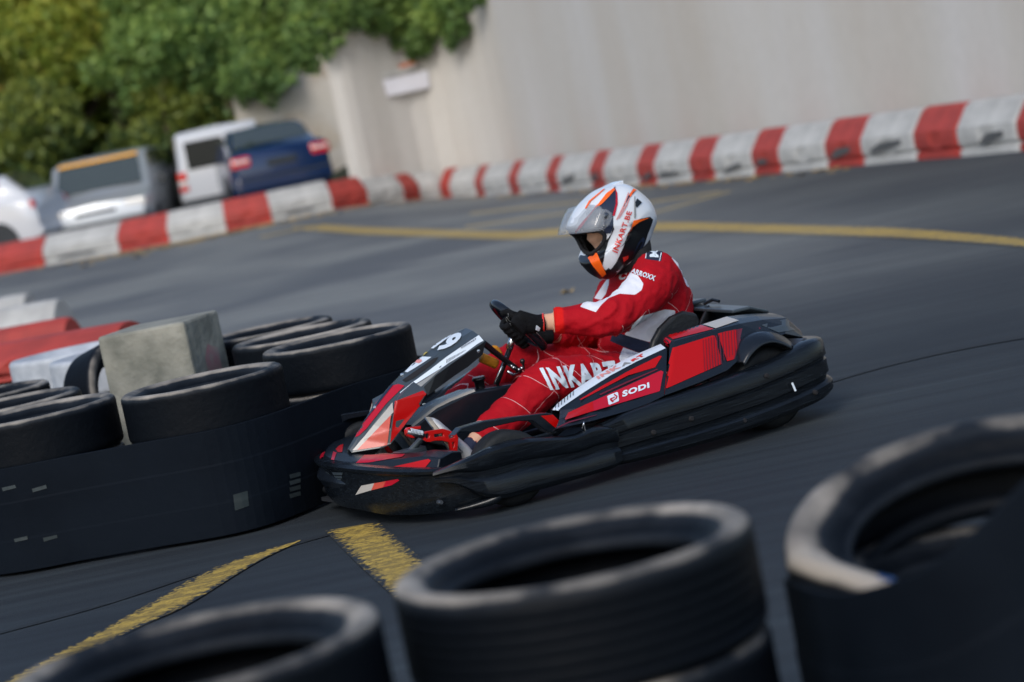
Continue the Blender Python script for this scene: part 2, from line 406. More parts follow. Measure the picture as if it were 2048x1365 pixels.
sticker('sticker', Z2([(262, 735), (300, 690), (370, 685), (380, 715), (330, 750)]), TN, M['inkpale'], nas, off=.003)
sticker('sticker', Z2([(362, 598), (400, 560), (520, 512), (480, 560), (392, 630)]), TN, M['yellow'], nas, off=.003)
sticker('air_slot', Z2([(655, 640), (570, 665), (300, 850), (40, 1035), (90, 1065), (225, 1010), (420, 870), (600, 720)]), TN, M['lining'], nas, mirror=MIRW)
TT = lambda a: tuple(Z2([a])[0])
lettering('number', '9', TT((985, 205)), TT((1100, 285)), TT((735, 590)), TT((590, 500)), TN, M['white'], nas, bold=.045)
lettering('number', '1', TT((838, 250)), TT((905, 262)), TT((575, 505)), TT((505, 492)), TN, M['white'], nas, bold=.045)
lettering('lettering', 'SODIKART', TT((1030, 478)), TT((1296, 318)), TT((1312, 342)), TT((1046, 502)), TN, M['navy'], nas, off=.0045, bold=.03, shear=.2, space=1.15)
sticker('sticker', Z1([(245, 852), (262, 832), (278, 836), (262, 862)]), TN, M['white'], nas)
for p in [(1148, 214), (447, 600), (632, 378)]:
    q = Z1([p])[0]; h = TN.ray_cast(CAMP, ray(*q))[0] or (KM @ ky(*q, .13)); hl = KMI @ h
    kb(MB().lathe([(0.0001, .004), (.006, .003), (.008, 0), (.008, -.004)], hl, 'Y', 12), 'screw', M['steel'], False, nas)
# nose + bumper stickers
TB = bvh([nose]); TF = bvh([fb])
sticker('sticker', Z1([(315, 978), (372, 925), (650, 918), (628, 938), (400, 975)]), TB, M['crimson'], nose, mirror=MIRW)
sticker('sticker', Z1([(430, 915), (560, 893), (740, 884), (640, 912), (470, 918)]), TB, M['darkred'], nose, mirror=MIRW)
sticker('sticker', Z1([(530, 1012), (620, 992), (810, 950), (826, 962), (780, 1018)]), TB, M['red'], nose, mirror=MIRW)
sticker('sticker', Z1([(145, 955), (160, 900), (182, 910), (165, 960)]), TB, M['crimson'], nose)
sticker('sticker', Z1([(175, 885), (200, 860), (228, 850), (220, 905), (190, 905)]), TB, M['red'], nose)
sticker('sticker', Z1([(312, 1195), (352, 1132), (440, 1115), (420, 1163)]), TF, M['beige'], fb)
sticker('sticker', Z1([(420, 1163), (440, 1115), (520, 1100), (500, 1143)]), TF, M['salmon'], fb)
sticker('sticker', Z1([(500, 1143), (520, 1100), (600, 1086), (612, 1095), (560, 1128)]), TF, M['crimson'], fb)
for pl in ([(108, 1035), (130, 1045), (160, 1085), (215, 1085), (213, 1092), (150, 1092), (120, 1055)], [(150, 1040), (225, 1042), (222, 1060), (165, 1058)], [(165, 1064), (222, 1066), (220, 1080), (178, 1078)]):
    sticker('badge', Z1(pl), TF, M['slate'], fb)
# --- side pods
PS = [((1101, 820), (1120, 821), (1113, 858)), ((1150, 780), (1168, 787), (1185, 842)), ((1203, 744), (1221, 753), (1256, 822)),
      ((1256, 716), (1273, 725), (1300, 806)), ((1321, 688), (1334, 698), (1328, 792))]
RS = [((1326, 676), (1339, 689), (1330, 791)), ((1335, 671), (1349, 683), (1336, 789)), ((1394, 652), (1415, 664), (1400, 765)), ((1456, 633), (1480, 648), (1455, 741)),
      ((1500, 628), (1525, 640), (1512, 690)), ((1540, 626), (1573, 636), (1570, 668)), ((1556, 632), (1600, 660), (1606, 675))]
def pod(name, S, ys, m):
    objs = []
    for sg in (1, -1):
        rows = []
        for (t1, t2, b), (y1, y2, y3) in zip(S, ys):
            a, c, d = ky(*t1, y1), ky(*t2, y2), ky(*b, y3)
            r_ = [Vector((a.x, y1 - .03, a.z - .10)), a, a.lerp(c, .5) + Vector((0, 0, .003)), c, c.lerp(d, .5) + Vector((0, .006, .0)), d, d + Vector((0, -.03, -.012))]
            rows.append([Vector((p.x, p.y * sg, p.z)) for p in r_])
        o = kb(MB().grid(rows), name, m)
        s_ = o.modifiers.new('so', 'SOLIDIFY'); s_.thickness = .006; s_.offset = -1 if sg > 0 else 1; bevel(o, .004, 2, 20); objs.append(o)
    return objs
pods = pod('side_pod', PS, [(.47, .53, .655)] * 5, M['blacksmooth'])
rear = pod('rear_fairing', RS, [(.47, .53, .655), (.47, .54, .655), (.46, .54, .65), (.44, .53, .63), (.42, .50, .58), (.38, .47, .54), (.36, .44, .50)], M['blacksmooth'])
TP = bvh([pods[0]]); TR_ = bvh([rear[0]]); Z8 = lambda p: Q(p, 1080, 660, 5.687); Z5 = lambda p: Q(p, 1280, 600, 4.55)
pd, rd = pods[0], rear[0]
def both(poly, tree, m, parent, far, **k):
    o = sticker('sticker', poly, tree, m, parent, **k)
    if o:
        me2 = o.data.copy(); me2.transform(Matrix.Diagonal((1, -1, 1, 1))); me2.flip_normals(); link('sticker', me2, None, far, True)
F8 = lambda pl, m, **k: both(Z8(pl), TP, m, pd, pods[1], **k)
F8([(122, 908), (400, 685), (700, 485), (1000, 325), (1372, 166), (1430, 213), (1100, 365), (800, 525), (500, 715), (235, 895), (215, 918)], M['white'])
for x in (178, 212, 246, 280, 314, 348, 378):
    ya = 912 - (x - 120) * .80; F8([(x, ya + 4), (x + 9, ya - 4), (x + 7, ya + 46), (x - 2, ya + 52)], M['navy'], off=.003)
F8([(452, 795), (700, 645), (1000, 475), (1360, 297), (1385, 305), (1310, 430), (1000, 522), (700, 680), (462, 805)], M['red'])
F8([(672, 737), (1000, 585), (1330, 447), (1342, 456), (1000, 606), (690, 748)], M['darkred'])
F8([(283, 1018), (325, 948), (600, 818), (900, 680), (1375, 466), (1402, 480), (1362, 700), (1000, 810), (600, 930), (292, 1028)], M['crimson'])
F8([(283, 1018), (325, 948), (600, 818), (610, 925), (292, 1028)], M['red'], off=.0022)
F8([(190, 1113), (330, 1045), (650, 967), (640, 976), (330, 1062), (200, 1123)], M['darkred'])
T8 = lambda a: tuple(Z8([a])[0])
lettering('lettering', 'INK', T8((640, 545)), T8((880, 405)), T8((935, 430)), T8((665, 572)), TP, M['inkpale'], pd, bold=.05, off=.0035)
lettering('lettering', 'A', T8((925, 400)), T8((1000, 362)), T8((1040, 385)), T8((935, 432)), TP, M['grey'], pd, bold=.05, off=.0035)
lettering('lettering', 'RT', T8((1030, 355)), T8((1160, 282)), T8((1205, 297)), T8((1055, 372)), TP, M['inkred'], pd, bold=.05, off=.0035)
lettering('lettering', 'SODI', T8((935, 705)), T8((1238, 603)), T8((1245, 665)), T8((935, 775)), TP, M['white'], pd, bold=.045, off=.0035)
sticker('logo', Z8([(765, 765), (778, 755), (875, 716), (887, 722), (898, 812), (888, 822), (790, 862), (778, 855)]), TP, M['white'], pd, off=.0032)
for pl in ([(790, 800), (800, 790), (850, 770), (850, 782), (812, 800), (825, 810), (838, 830), (820, 835), (800, 818)], [(845, 735), (856, 745), (880, 765), (872, 792), (830, 822), (826, 812), (858, 788), (864, 772), (840, 750)]):
    sticker('logo', Z8(pl), TP, M['crimson'], pd, off=.0045)
F5 = lambda pl, m, **k: both(Z5(pl), TR_, m, rd, rear[1], **k)
F5([(205, 808), (297, 440), (660, 326), (682, 332), (745, 585), (242, 808)], M['red'])
for i in range(7):
    x = 570 + i * 24; F5([(x, 372 - i * 8), (x + 5 + i * .6, 370 - i * 8), (x + 20 + i * 1.2, 655 - i * 11), (x + 15, 658 - i * 11)], M['darkred'], off=.003)
F5([(706, 312), (780, 292), (930, 262), (1060, 236), (1100, 262), (990, 310), (900, 400), (862, 540), (790, 562)], M['darkred'])
F5([(706, 312), (780, 292), (870, 275), (880, 440), (850, 545), (790, 562)], M['red'], off=.0022)
for i in range(6):
    x = 745 + i * 26; F5([(x, 305 - i * 6), (x + 8, 303 - i * 6), (x + 20, 555 - i * 16), (x + 13, 558 - i * 16)], M['darkred'], off=.003)
F5([(245, 322), (520, 236), (560, 234), (672, 268), (300, 362)], M['red'])
F5([(572, 226), (790, 156), (900, 190), (690, 262)], M['beige'])  # sky reflection on the glossy top, painted on as a pale sticker
F5([(1100, 232), (1330, 176), (1445, 268), (1260, 300)], M['slate'])
F5([(198, 388), (236, 346), (286, 376), (256, 430)], M['crimson'])
F5([(-20, 990), (-20, 990 - 1), (-19, 990)], M['red']) if False else None
# fairing arm above the front wheel
def plate(name, px, y0, y1, m, parent=None, bev=.005):
    for sg in (1, -1):
        P = [ky(x, y, y1) for x, y in px]; n = len(P)
        a = [Vector((p.x, y1 * sg, p.z)) for p in P]; b = [Vector((p.x, y0 * sg, p.z)) for p in P]
        tri = tessellate_polygon([[Vector((p.x, p.z, 0)) for p in P]])
        mb = MB(); fs = [tuple(t) for t in tri] + [tuple(i + n for i in reversed(t)) for t in tri] + [(i, (i + 1) % n, n + (i + 1) % n, n + i) for i in range(n)]
        mb.add(a + b, fs); o = kb(mb, name, m, False, parent); bevel(o, bev)
        if sg == 1: first = o
    return first
arm = plate('fender_arm', [(909, 872), (923, 856), (968, 843), (1037, 833), (1095, 826), (1106, 829), (1126, 848), (1113, 868), (1095, 864), (1066, 842), (1037, 843), (978, 856), (959, 865), (919, 865)], .535, .58, M['blacksmooth'])
TA = bvh([arm]); sticker('sticker', [(1081, 832), (1105, 830), (1124, 848), (1110, 856)], TA, M['red'], arm)
# rear fender over the wheel, stay, and rear deck
Z5c = lambda a: Z5([a])[0]
for sg in (1, -1):
    oa = catmull([ky(*Z5c(p), .60) for p in [(872, 570), (905, 450), (1000, 342), (1150, 292), (1300, 332), (1420, 432)]], 5)
    ia = catmull([ky(*Z5c(p), .645) for p in [(955, 600), (1015, 505), (1100, 425), (1200, 392), (1300, 410), (1395, 455)]], 5)
    rows = [[Vector((o.x, .36 * sg, o.z)), Vector((o.x, .56 * sg, o.z)), Vector((o.x, .60 * sg, o.z - .002)), Vector((i.x, .635 * sg, i.z + .012)), Vector((i.x, .645 * sg, i.z))] for o, i in zip(oa, ia)]
    o = kb(MB().grid(rows), 'rear_fender', M['blacksmooth'], True); s_ = o.modifiers.new('s', 'SOLIDIFY'); s_.thickness = .005; s_.offset = 0
plate('rear_stay', Z5([(1250, 335), (1465, 292), (1490, 335), (1430, 440), (1380, 420), (1320, 365)]), .40, .46, M['blacksmooth'])
plate('bumper_mount', Z5([(1430, 400), (1490, 350), (1620, 370), (1560, 400), (1500, 440), (1440, 455)]), .46, .60, M['darksteel'])
deck = MB()
dz = .40
dk = [(-.735, .37, .405), (-.80, .385, .405), (-.88, .37, .375), (-.94, .33, .30)]
deck.grid([[Vector((x, y * k, z + .02 * (1 - abs(k)))) for k in (-1, -.6, 0, .6, 1)] for x, y, z in dk])
o = kb(deck, 'rear_deck', M['slate']); s_ = o.modifiers.new('s', 'SOLIDIFY'); s_.thickness = .012; bevel(o, .004)
eng = MB(); eng.box((-.66, -.25, .24), (.26, .24, .22)); eng.box((-.60, -.29, .36), (.16, .12, .04)); o = kb(eng, 'engine', M['darksteel']); bevel(o, .015)
tail = MB(); tail.box((-.86, 0, .27), (.06, .6, .10)); o = kb(tail, 'tail_panel', M['blackplastic']); bevel(o, .015)
ex = MB(); ex.box((-.775, -.05, .432), (.07, .30, .014)); o = kb(ex, 'air_box', M['slate']); bevel(o, .006)
ex = MB(); ex.tube([(-.77, .14, .425), (-.79, .17, .435), (-.79, .21, .428)], .006, 6); kb(ex, 'deck_catch', M['helmblack'])
# seat
rows = []
prof = [(-.22, .105, .17, .03), (-.34, .085, .19, .09), (-.48, .080, .205, .15), (-.60, .10, .21, .20), (-.70, .17, .215, .17), (-.765, .27, .215, .13), (-.80, .36, .205, .09), (-.81, .40, .17, .05)]
for i, (x, z, hw, wing) in enumerate(prof):
    up_ = Vector((.25 if i > 3 else 0, 0, 1 if i < 4 else .55)).normalized() if i < 7 else Vector((.9, 0, .3))
    if i > 3: up_ = Vector((.85, 0, .45)).normalized()
    c = Vector((x, 0, z)); r_ = []
    for k in (-1, -.97, -.85, -.5, 0, .5, .85, .97, 1):
        a = abs(k); h = 0 if a <= .5 else ((a - .5) / .5) ** 1.3 * wing
        r_.append(c + Vector((0, (1 if k > 0 else -1) * min(1, a * 1.12) * hw if k else 0, 0)) + up_ * h)
    rows.append(r_)
o = kb(MB().grid(rows), 'seat', M['seat'], True); s_ = o.modifiers.new('s', 'SOLIDIFY'); s_.thickness = .016; s_.offset = 0; subsurf(o, 1)
wing = MB(); 
for sg in (1, -1):
    P = [ky(x, y, .225) for x, y in [(1392, 627), (1366, 622), (1340, 634), (1318, 656), (1304, 682), (1296, 712), (1306, 730), (1340, 722), (1372, 700), (1392, 672), (1400, 645)]]
    n = len(P); mb = MB(); tri = tessellate_polygon([[Vector((p.x, p.z, 0)) for p in P]])
    mb.add([Vector((p.x, .235 * sg, p.z)) for p in P] + [Vector((p.x, .205 * sg, p.z)) for p in P], [tuple(t) for t in tri] + [tuple(i + n for i in reversed(t)) for t in tri] + [(i, (i + 1) % n, n + (i + 1) % n, n + i) for i in range(n)])
    bevel(kb(mb, 'seat_wing', M['seat']), .012, 3)
# fuel tank between the legs
tk = [(824, 853), (872, 815), (902, 800), (950, 781), (1030, 768), (1100, 760), (1100, 850), (960, 890), (850, 880)]
P = [ky(x, y, .06) for x, y in tk]; n = len(P); tri = tessellate_polygon([[Vector((p.x, p.z, 0)) for p in P]])
mb = MB(); mb.add([Vector((p.x, .06, p.z)) for p in P] + [Vector((p.x, -.08, p.z)) for p in P], [tuple(t) for t in tri] + [tuple(i + n for i in reversed(t)) for t in tri] + [(i, (i + 1) % n, n + (i + 1) % n, n + i) for i in range(n)])
o = kb(mb, 'fuel_tank', M['blacksmooth']); bevel(o, .012, 3); tank = o
mb = MB(); pp = [P[0], P[1], P[2], P[3]]
mb.grid([[Vector((p.x, .062, p.z - .004)), Vector((p.x, .055, p.z + .004)), Vector((p.x, .0, p.z + .005)), Vector((p.x, -.01, p.z - .004))] for p in pp])
kb(mb, 'tank_strap', M['beige'], False, tank)
c = ky(958, 762, .0); cx, cz = c.x, c.z
kb(MB().lathe([(.0001, .012), (.020, .012), (.024, .008), (.024, .002), (.018, 0), (.016, -.03), (.018, -.05), (.0001, -.05)], (cx, 0, cz), 'Z', 24), 'fuel_cap', M['helmblack'], True, tank)
kb(MB().lathe([(.0001, .0135), (.020, .0135), (.022, .012)], (cx, 0, cz + .001), 'Z', 24), 'cap_top', M['beige'], True, tank)
# steering column and brackets
Z4 = lambda p: Q(p, 950, 580, 6.825); z4 = lambda a, y: ky(*Z4([a])[0], y)
kb(MB().tube([z4((290, 1290), .0), z4((470, 820), .0)], .010, 10), 'steering_column', M['helmblack'], True)
kb(MB().tube([z4((262, 1290), .02), z4((430, 900), .02)], .003, 8), 'steering_rod', M['steel'], True)
kb(MB().tube([z4((467, 815), .0), z4((530, 600), .0)], .0125, 14), 'column_collar', M['steel'], True)
kb(MB().tube([z4((120, 730), .06), z4((330, 900), .04), z4((620, 1120), .02)], [(.012, .010), (.011, .01), (.010, .01)], 8), 'fairing_bracket', M['helmblack'])
for pl, r_ in (([(215, 840), (275, 810), (335, 895)], .014), ([(85, 925), (180, 965), (290, 1015)], .018)):
    kb(MB().tube(catmull([z4(p, -.02) for p in pl], 4), r_, 8), 'foam_wrap', M['foam'], True)
kb(MB().lathe([(0.0001, .009), (.006, .0085), (.009, .003), (.009, -.003), (.005, -.009), (.003, -.03)], z4((648, 975), .04), 'Z', 14), 'lever_knob', M['helmblack'], True)
bl = MB()
for p in [(500, 1040), (530, 1060), (600, 1090), (640, 1070)]: bl.lathe([(.0001, .005), (.005, .004), (.006, -.004), (.0001, -.005)], z4(p, .04), 'Y', 10)
bl.tube([z4((440, 1110), .03), z4((520, 1160), .03), z4((600, 1130), .03)], .005, 8)
kb(bl, 'column_fittings', M['steel'], True)
# steering wheel
SWC = (ky(985, 606, 0) + ky(1086, 703, 0)) / 2 + Vector((-.005, 0, 0)); d1 = (ky(985, 606, 0) - ky(1086, 703, 0)).normalized(); d2 = Vector((.28, 1, 0)); d2 = (d2 - d1 * d2.dot(d1)).normalized(); sn = d1.cross(d2)
sw = MB(); pts = []
for k in range(48):
    a = 2 * math.pi * k / 48; rr = .122
    u, v = rr * math.cos(a), rr * math.sin(a) * .92
    if u < -.085: u = -.085 - (-.085 - u) * .45
    pts.append(SWC + d1 * u + d2 * v)
sw.tube(pts, (.0155, .0135), 12, closed=True, side=sn)
swo = kb(sw, 'steering_wheel', M['blacksmooth'], True)
sp = MB()
for a in (R(90), R(-90), R(180)): sp.tube([SWC - sn * .0, SWC + d1 * (.115 * math.cos(a) * (.8 if a == R(180) else 1)) + d2 * (.112 * math.sin(a))], [(.006, .018), (.004, .012)], 8, side=sn)
sp.lathe([(0.0001, .008), (.03, .008), (.034, 0), (.03, -.02), (.0001, -.02)], (0, 0, 0), 'Z', 20)
sp.v[-100:] = [Matrix((d1, d2, sn)).transposed() @ v + SWC for v in sp.v[-100:]]
kb(sp, 'wheel_spokes', M['darksteel'], False, swo)
# pedals
def flat(name, outer, holes, y, th, m, parent):
    c = bpy.data.curves.new('c', 'CURVE'); c.dimensions = '2D'; c.fill_mode = 'BOTH'; c.extrude = th / 2; c.bevel_depth = .0012; c.bevel_resolution = 1; c.resolution_u = 2
    for lp in [outer] + holes:
        s_ = c.splines.new('POLY'); P = [ky(*q, y) for q in lp]; s_.points.add(len(P) - 1)
        for i, p in enumerate(P): s_.points[i].co = (p.x, p.z, 0, 1)
        s_.use_cyclic_u = True
    o = bpy.data.objects.new('c', c); COL.objects.link(o); me = evalmesh(o); bpy.data.objects.remove(o)
    me.transform(Matrix(((1, 0, 0, 0), (0, 0, 1, y), (0, 1, 0, 0), (0, 0, 0, 1))))
    return link(name, me, m, parent)
Z3 = lambda p: Q(p, 780, 800, 9.75)
circ = [(715 + 48 * math.cos(a), 705 + 62 * math.sin(a)) for a in [i * math.pi / 8 for i in range(16)]]
ped = flat('brake_pedal', Z3([(638, 705), (655, 650), (690, 625), (800, 605), (1020, 570), (1200, 625), (1262, 645), (1312, 740), (1300, 900), (1275, 1110), (1222, 1120), (1190, 1000), (1140, 822), (1000, 788), (850, 792), (760, 818), (700, 812), (655, 775)]),
     [Z3(circ), Z3([(830, 668), (1020, 635), (1046, 728), (960, 722), (850, 742)]), Z3([(1108, 672), (1238, 700), (1252, 735), (1140, 770)]), Z3([(1188, 822), (1256, 800), (1240, 900), (1212, 1010)])], .29, .012, M['redpaint'], kart)
kb(MB().tube([z for z in (ky(*Z3([(330, 620)])[0], .29), ky(*Z3([(660, 700)])[0], .29))], .0105, 12), 'pedal_cylinder', M['darksteel'], True, ped)
a0, a1 = ky(*Z3([(380, 600)])[0], .295), ky(*Z3([(630, 655)])[0], .295); sp = []
ax = (a1 - a0).normalized(); e1 = ax.cross(Vector((0, 1, 0))).normalized(); e2 = ax.cross(e1)
for i in range(161):
    t = i / 160; an = t * 2 * math.pi * 9; sp.append(a0.lerp(a1, t) + (e1 * math.cos(an) + e2 * math.sin(an)) * .0075)
kb(MB().tube(sp, .0016, 5), 'return_spring', M['white'], True, ped)
flat('pedal_bracket', Z3([(305, 600), (335, 552), (570, 515), (570, 560), (400, 585), (395, 690), (450, 735), (385, 735), (320, 690)]), [], .285, .02, M['redpaint'], kart)
ga = kb(MB().tube(catmull([(.33, -.22, .08), (.40, -.21, .17), (.44, -.20, .27), (.45, -.14, .28)], 5), .009, 8), 'accelerator_pedal', M['redpaint'], True)
kb(MB().tube([(.44, -.24, .20), (.44, -.14, .20)], .012, 10), 'pedal_bar', M['darksteel'], True)
bc = MB(); bc.box((.50, .20, .16), (.10, .06, .10)); bc.tube([(.50, .20, .20), (.46, .24, .24)], .012, 8); bevel(kb(bc, 'brake_reservoir', M['slate']), .01)
bc = MB()
for i in range(4): bc.tube([(.40 - i * .02, .02, .235 + i * .012), (.34 - i * .02, -.03, .27 + i * .012)], .005, 8)
kb(bc, 'brake_lines', M['steel'], True)

# ================================================================== driver
person = tag(empty('person', KM @ Vector((-.58, 0, .10)), KRZ), 'kart driver in a red and white racing suit and white helmet, gripping the steering wheel', 'person')
def pl_(mb, name, m, smooth=True, parent=None):
    me = mb.mesh(name); me.transform(KM); return link(name, me, m, parent or person, smooth, world=True)
V = Vector
bd = MB()
Yx = V((0, 1, 0))
def limb(pts, rad, n=20, side=Yx): bd.tube([V(p) for p in pts], rad, n, side=side)
# torso
limb([(-.50, 0, .15), (-.57, 0, .17), (-.575, 0, .24), (-.59, 0, .32), (-.612, 0, .40), (-.635, 0, .48), (-.62, 0, .55), (-.605, 0, .60), (-.585, 0, .635)],
     [(.14, .09), (.185, .125), (.19, .165), (.182, .175), (.182, .155), (.195, .132), (.20, .108), (.15, .085), (.075, .06)], 28)
limb([(-.61, 0, .60), (-.585, 0, .66), (-.565, 0, .70)], [(.065, .065), (.058, .062), (.058, .065)])
# head (under the helmet)
HC = ky(1222, 462, 0)
hx = V((.86, 0, -.50)); hz = V((.50, 0, .86))      # the face looks down and forward
def H(a, b, c): return HC + hx * a + Yx * b + hz * c
limb([H(-.01, 0, -.13), H(.0, 0, -.10), H(.0, 0, -.04), H(-.005, 0, .02), H(-.01, 0, .07), H(-.01, 0, .095)], [(.04, .05), (.058, .075), (.068, .088), (.073, .092), (.06, .075), (.03, .04)], 20)
limb([H(.07, 0, .0), H(.095, 0, -.025), H(.108, 0, -.045), (H(.088, 0, -.058))], [(.008, .010), (.011, .012), (.015, .013), (.012, .01)], 12)      # nose
limb([H(.07, -.04, .028), H(.082, 0, .03), H(.07, .04, .028)], [.009, .012, .009], 10, hz)    # brow
limb([H(.075, -.02, -.078), H(.088, 0, -.078), H(.075, .02, -.078)], [.006, .009, .006], 8, hz)  # lips
limb([H(.06, 0, -.10), H(.072, 0, -.115), H(.05, 0, -.125)], [.018, .02, .015], 10)  # chin
limb([H(0, .068, .01), H(-.005, .08, -.005), H(0, .070, -.03)], [(.02, .01), (.03, .01), (.015, .008)], 8, hx)
limb([H(0, -.068, .01), H(-.005, -.08, -.005), H(0, -.070, -.03)], [(.02, .01), (.03, .01), (.015, .008)], 8, hx)
# arms
LH = ky(1030, 655, .115); LWR = ky(1084, 645, .13); LEL = ky(1224, 634, .245); LSH = V((-.585, .165, .565))
limb([LSH + V((-.01, -.05, .0)), LSH + V((.005, .01, .005)), LSH.lerp(LEL, .3) + V((-.01, .02, 0)), LSH.lerp(LEL, .7) + V((-.02, .01, -.005)), LEL, LEL.lerp(LWR, .18) + V((0, 0, -.005)), LEL.lerp(LWR, .5), LEL.lerp(LWR, .80)],
     [.07, .086, .080, .072, .064, .062, .052, .041], 20)
limb([LEL.lerp(LWR, .68), LEL.lerp(LWR, .92), LWR, LWR.lerp(LH, .45)], [(.026, .030), (.023, .030), (.022, .029), (.014, .018)], 14)
RH = ky(1043, 672, -.10); RWR = ky(1098, 671, -.085); REL = ky(1200, 662, -.24); RSH = V((-.65, -.15, .53))
limb([RSH + V((-.01, .05, .0)), RSH + V((.005, -.01, .005)), RSH.lerp(REL, .3) + V((0, -.02, 0)), RSH.lerp(REL, .7), REL, REL.lerp(RWR, .2), REL.lerp(RWR, .5), REL.lerp(RWR, .84)],
     [.07, .088, .082, .076, .068, .062, .050, .040], 20)
limb([REL.lerp(RWR, .75), REL.lerp(RWR, .95), RWR, RWR.lerp(RH, .45)], [(.026, .030), (.023, .029), (.022, .028), (.014, .018)], 14)
# legs
for sg, kn, an in ((1, V((-.045, .205, .315)), V((.285, .21, .160))), (-1, V((-.12, -.205, .35)), V((.25, -.2, .20)))):
    hp = V((-.54, .095 * sg, .18))
    limb([hp + V((-.05, 0, 0)), hp + V((.03, .01 * sg, .005)), hp.lerp(kn, .35) + V((0, 0, .012)), hp.lerp(kn, .7) + V((0, 0, .01)), kn + V((-.01, 0, .0)), kn.lerp(an, .12) + V((.0, 0, -.006)), kn.lerp(an, .4) + V((-.006, 0, -.01)), kn.lerp(an, .75) + V((-.006, 0, -.004)), kn.lerp(an, .86)],
         [.098, .105, .096, .083, .074, .073, .066, .058, .052], 20)
    limb([kn.lerp(an, .8), an + V((.01, 0, -.01)), an + V((.04, 0, -.035))], [.036, .032, .034], 14)
me = bd.mesh('body'); me = remesh(me, .0075, 4, .5)
# cloth folds: real displacement, strongest at the joints
me.calc_loop_triangles()
n = len(me.vertices); cox = np.empty(n * 3); me.vertices.foreach_get('co', cox); cox = cox.reshape(n, 3)
nr = np.empty(n * 3); me.vertices.foreach_get('normal', nr); nr = nr.reshape(n, 3)
def fold(p):
    # wrinkle bands running across limbs
    q = V((p[0] * 9, p[1] * 5, p[2] * 9)); base = noise.noise(q) * .0035
    w1 = noise.noise(V((p[0] * 16 + p[2] * 22, p[1] * 6, p[2] * 8 - p[0] * 10)))
    rid = (1 - abs(w1) * 2.2); j = 0
    for c, r_ in ((LEL, .10), (LSH, .10), (V((-.55, .1, .30)), .16), (V((-.5, .15, .22)), .13), (V((-.1, .2, .28)), .10), (V((-.12, -.2, .3)), .10), (REL, .1), (V((.15, .2, .22)), .08), (LEL.lerp(LWR, .75), .08)):
        j = max(j, 1 - (V(p) - c).length / r_)
    w2_ = noise.noise(V((p[0] * 30 - p[2] * 24, p[1] * 12, p[2] * 26))); base += max(0, 1 - abs(w2_) * 3) * .0028
    return base + max(0, rid) ** 1.5 * (.004 + .015 * max(0, j)) - .004 * max(0, j)
def seg_t(p, a, b):
    d = b - a; return (V(p) - a).dot(d) / d.dot(d)
headz = (V((-.585, 0, .655)))
for i in range(n):
    p = cox[i]
    if (V(p) - HC).dot(hz) > -.17 and abs(p[1]) < .11 and (V(p) - HC).length < .19: continue
    tl = seg_t(p, LEL, LWR); tr = seg_t(p, REL, RWR)
    near_l = (V(p) - LEL.lerp(LWR, min(max(tl, 0), 1.3))).length < .05 and tl > .82
    near_r = (V(p) - REL.lerp(RWR, min(max(tr, 0), 1.3))).length < .05 and tr > .80
    if near_l or near_r: continue
    cox[i] = p + nr[i] * fold(p)
me.vertices.foreach_set('co', cox.reshape(-1)); me.update()
me.transform(KM)
body = link('body', me, None, person, True, world=False)
# pattern masks (cut of the suit), signed distance in pixels from the cloth panels' outlines
def sdist(px, py, poly):
    x = np.asarray(px); y = np.asarray(py); d = np.full(x.shape, 1e9); ins = np.zeros(x.shape, bool); N = len(poly)
    for i in range(N):
        x0, y0 = poly[i]; x1, y1 = poly[(i + 1) % N]; ex, ey = x1 - x0, y1 - y0
        t = np.clip(((x - x0) * ex + (y - y0) * ey) / (ex * ex + ey * ey + 1e-9), 0, 1)
        d = np.minimum(d, np.hypot(x - x0 - t * ex, y - y0 - t * ey))
        c = ((y0 > y) != (y1 > y)) & (x < (x1 - x0) * (y - y0) / (y1 - y0 + 1e-12) + x0); ins ^= c
    return np.where(ins, d, -d)
W3 = np.empty(n * 3); me.vertices.foreach_get('co', W3); W3 = W3.reshape(n, 3)
pp = np.array([proj(V(w)) for w in W3]); PX, PY = pp[:, 0], pp[:, 1]; yl = cox[:, 1]
Z7 = lambda p: Q(p, 1100, 350, 5.46); Z3b = lambda p: Q(p, 940, 340, 3.4125)
def onlimb(a, b, r): 
    d = np.array(b - a); t = np.clip(((cox - np.array(a)) @ d) / (d @ d), 0, 1); return np.linalg.norm(cox - np.array(a) - t[:, None] * d, axis=1) < r
arm_l = onlimb(LSH, LEL, .12) | onlimb(LEL, LWR, .09)
wm_ = np.full(n, -20.0); nm_ = np.full(n, -20.0)
armp = Z7([(330, 1440), (430, 1300), (560, 1150), (700, 1050), (860, 1060), (960, 1100), (1020, 1190), (1002, 1258), (930, 1310), (760, 1298), (640, 1345), (560, 1420), (500, 1500)])
wm_ = np.where(arm_l & (yl > .05), np.maximum(wm_, sdist(PX, PY, armp)), wm_)
waist = Z3b([(1170, 1000), (1330, 953), (1400, 960), (1400, 1100), (1225, 1176), (1130, 1150), (1052, 1128), (1105, 1060)])
low = Z3b([(1045, 1212), (1145, 1248), (1300, 1290), (1200, 1400), (1050, 1400), (1018, 1280)])
side_ok = (~onlimb(LEL, LWR, .075)) & (yl > .03)
wm_ = np.where(side_ok, np.maximum(wm_, np.maximum(sdist(PX, PY, waist), sdist(PX, PY, low))), wm_)
back = Z3b([(1375, 600), (1412, 575), (1440, 620), (1492, 742), (1496, 800), (1480, 797), (1440, 690)])
wm_ = np.maximum(wm_, sdist(PX, PY, back))
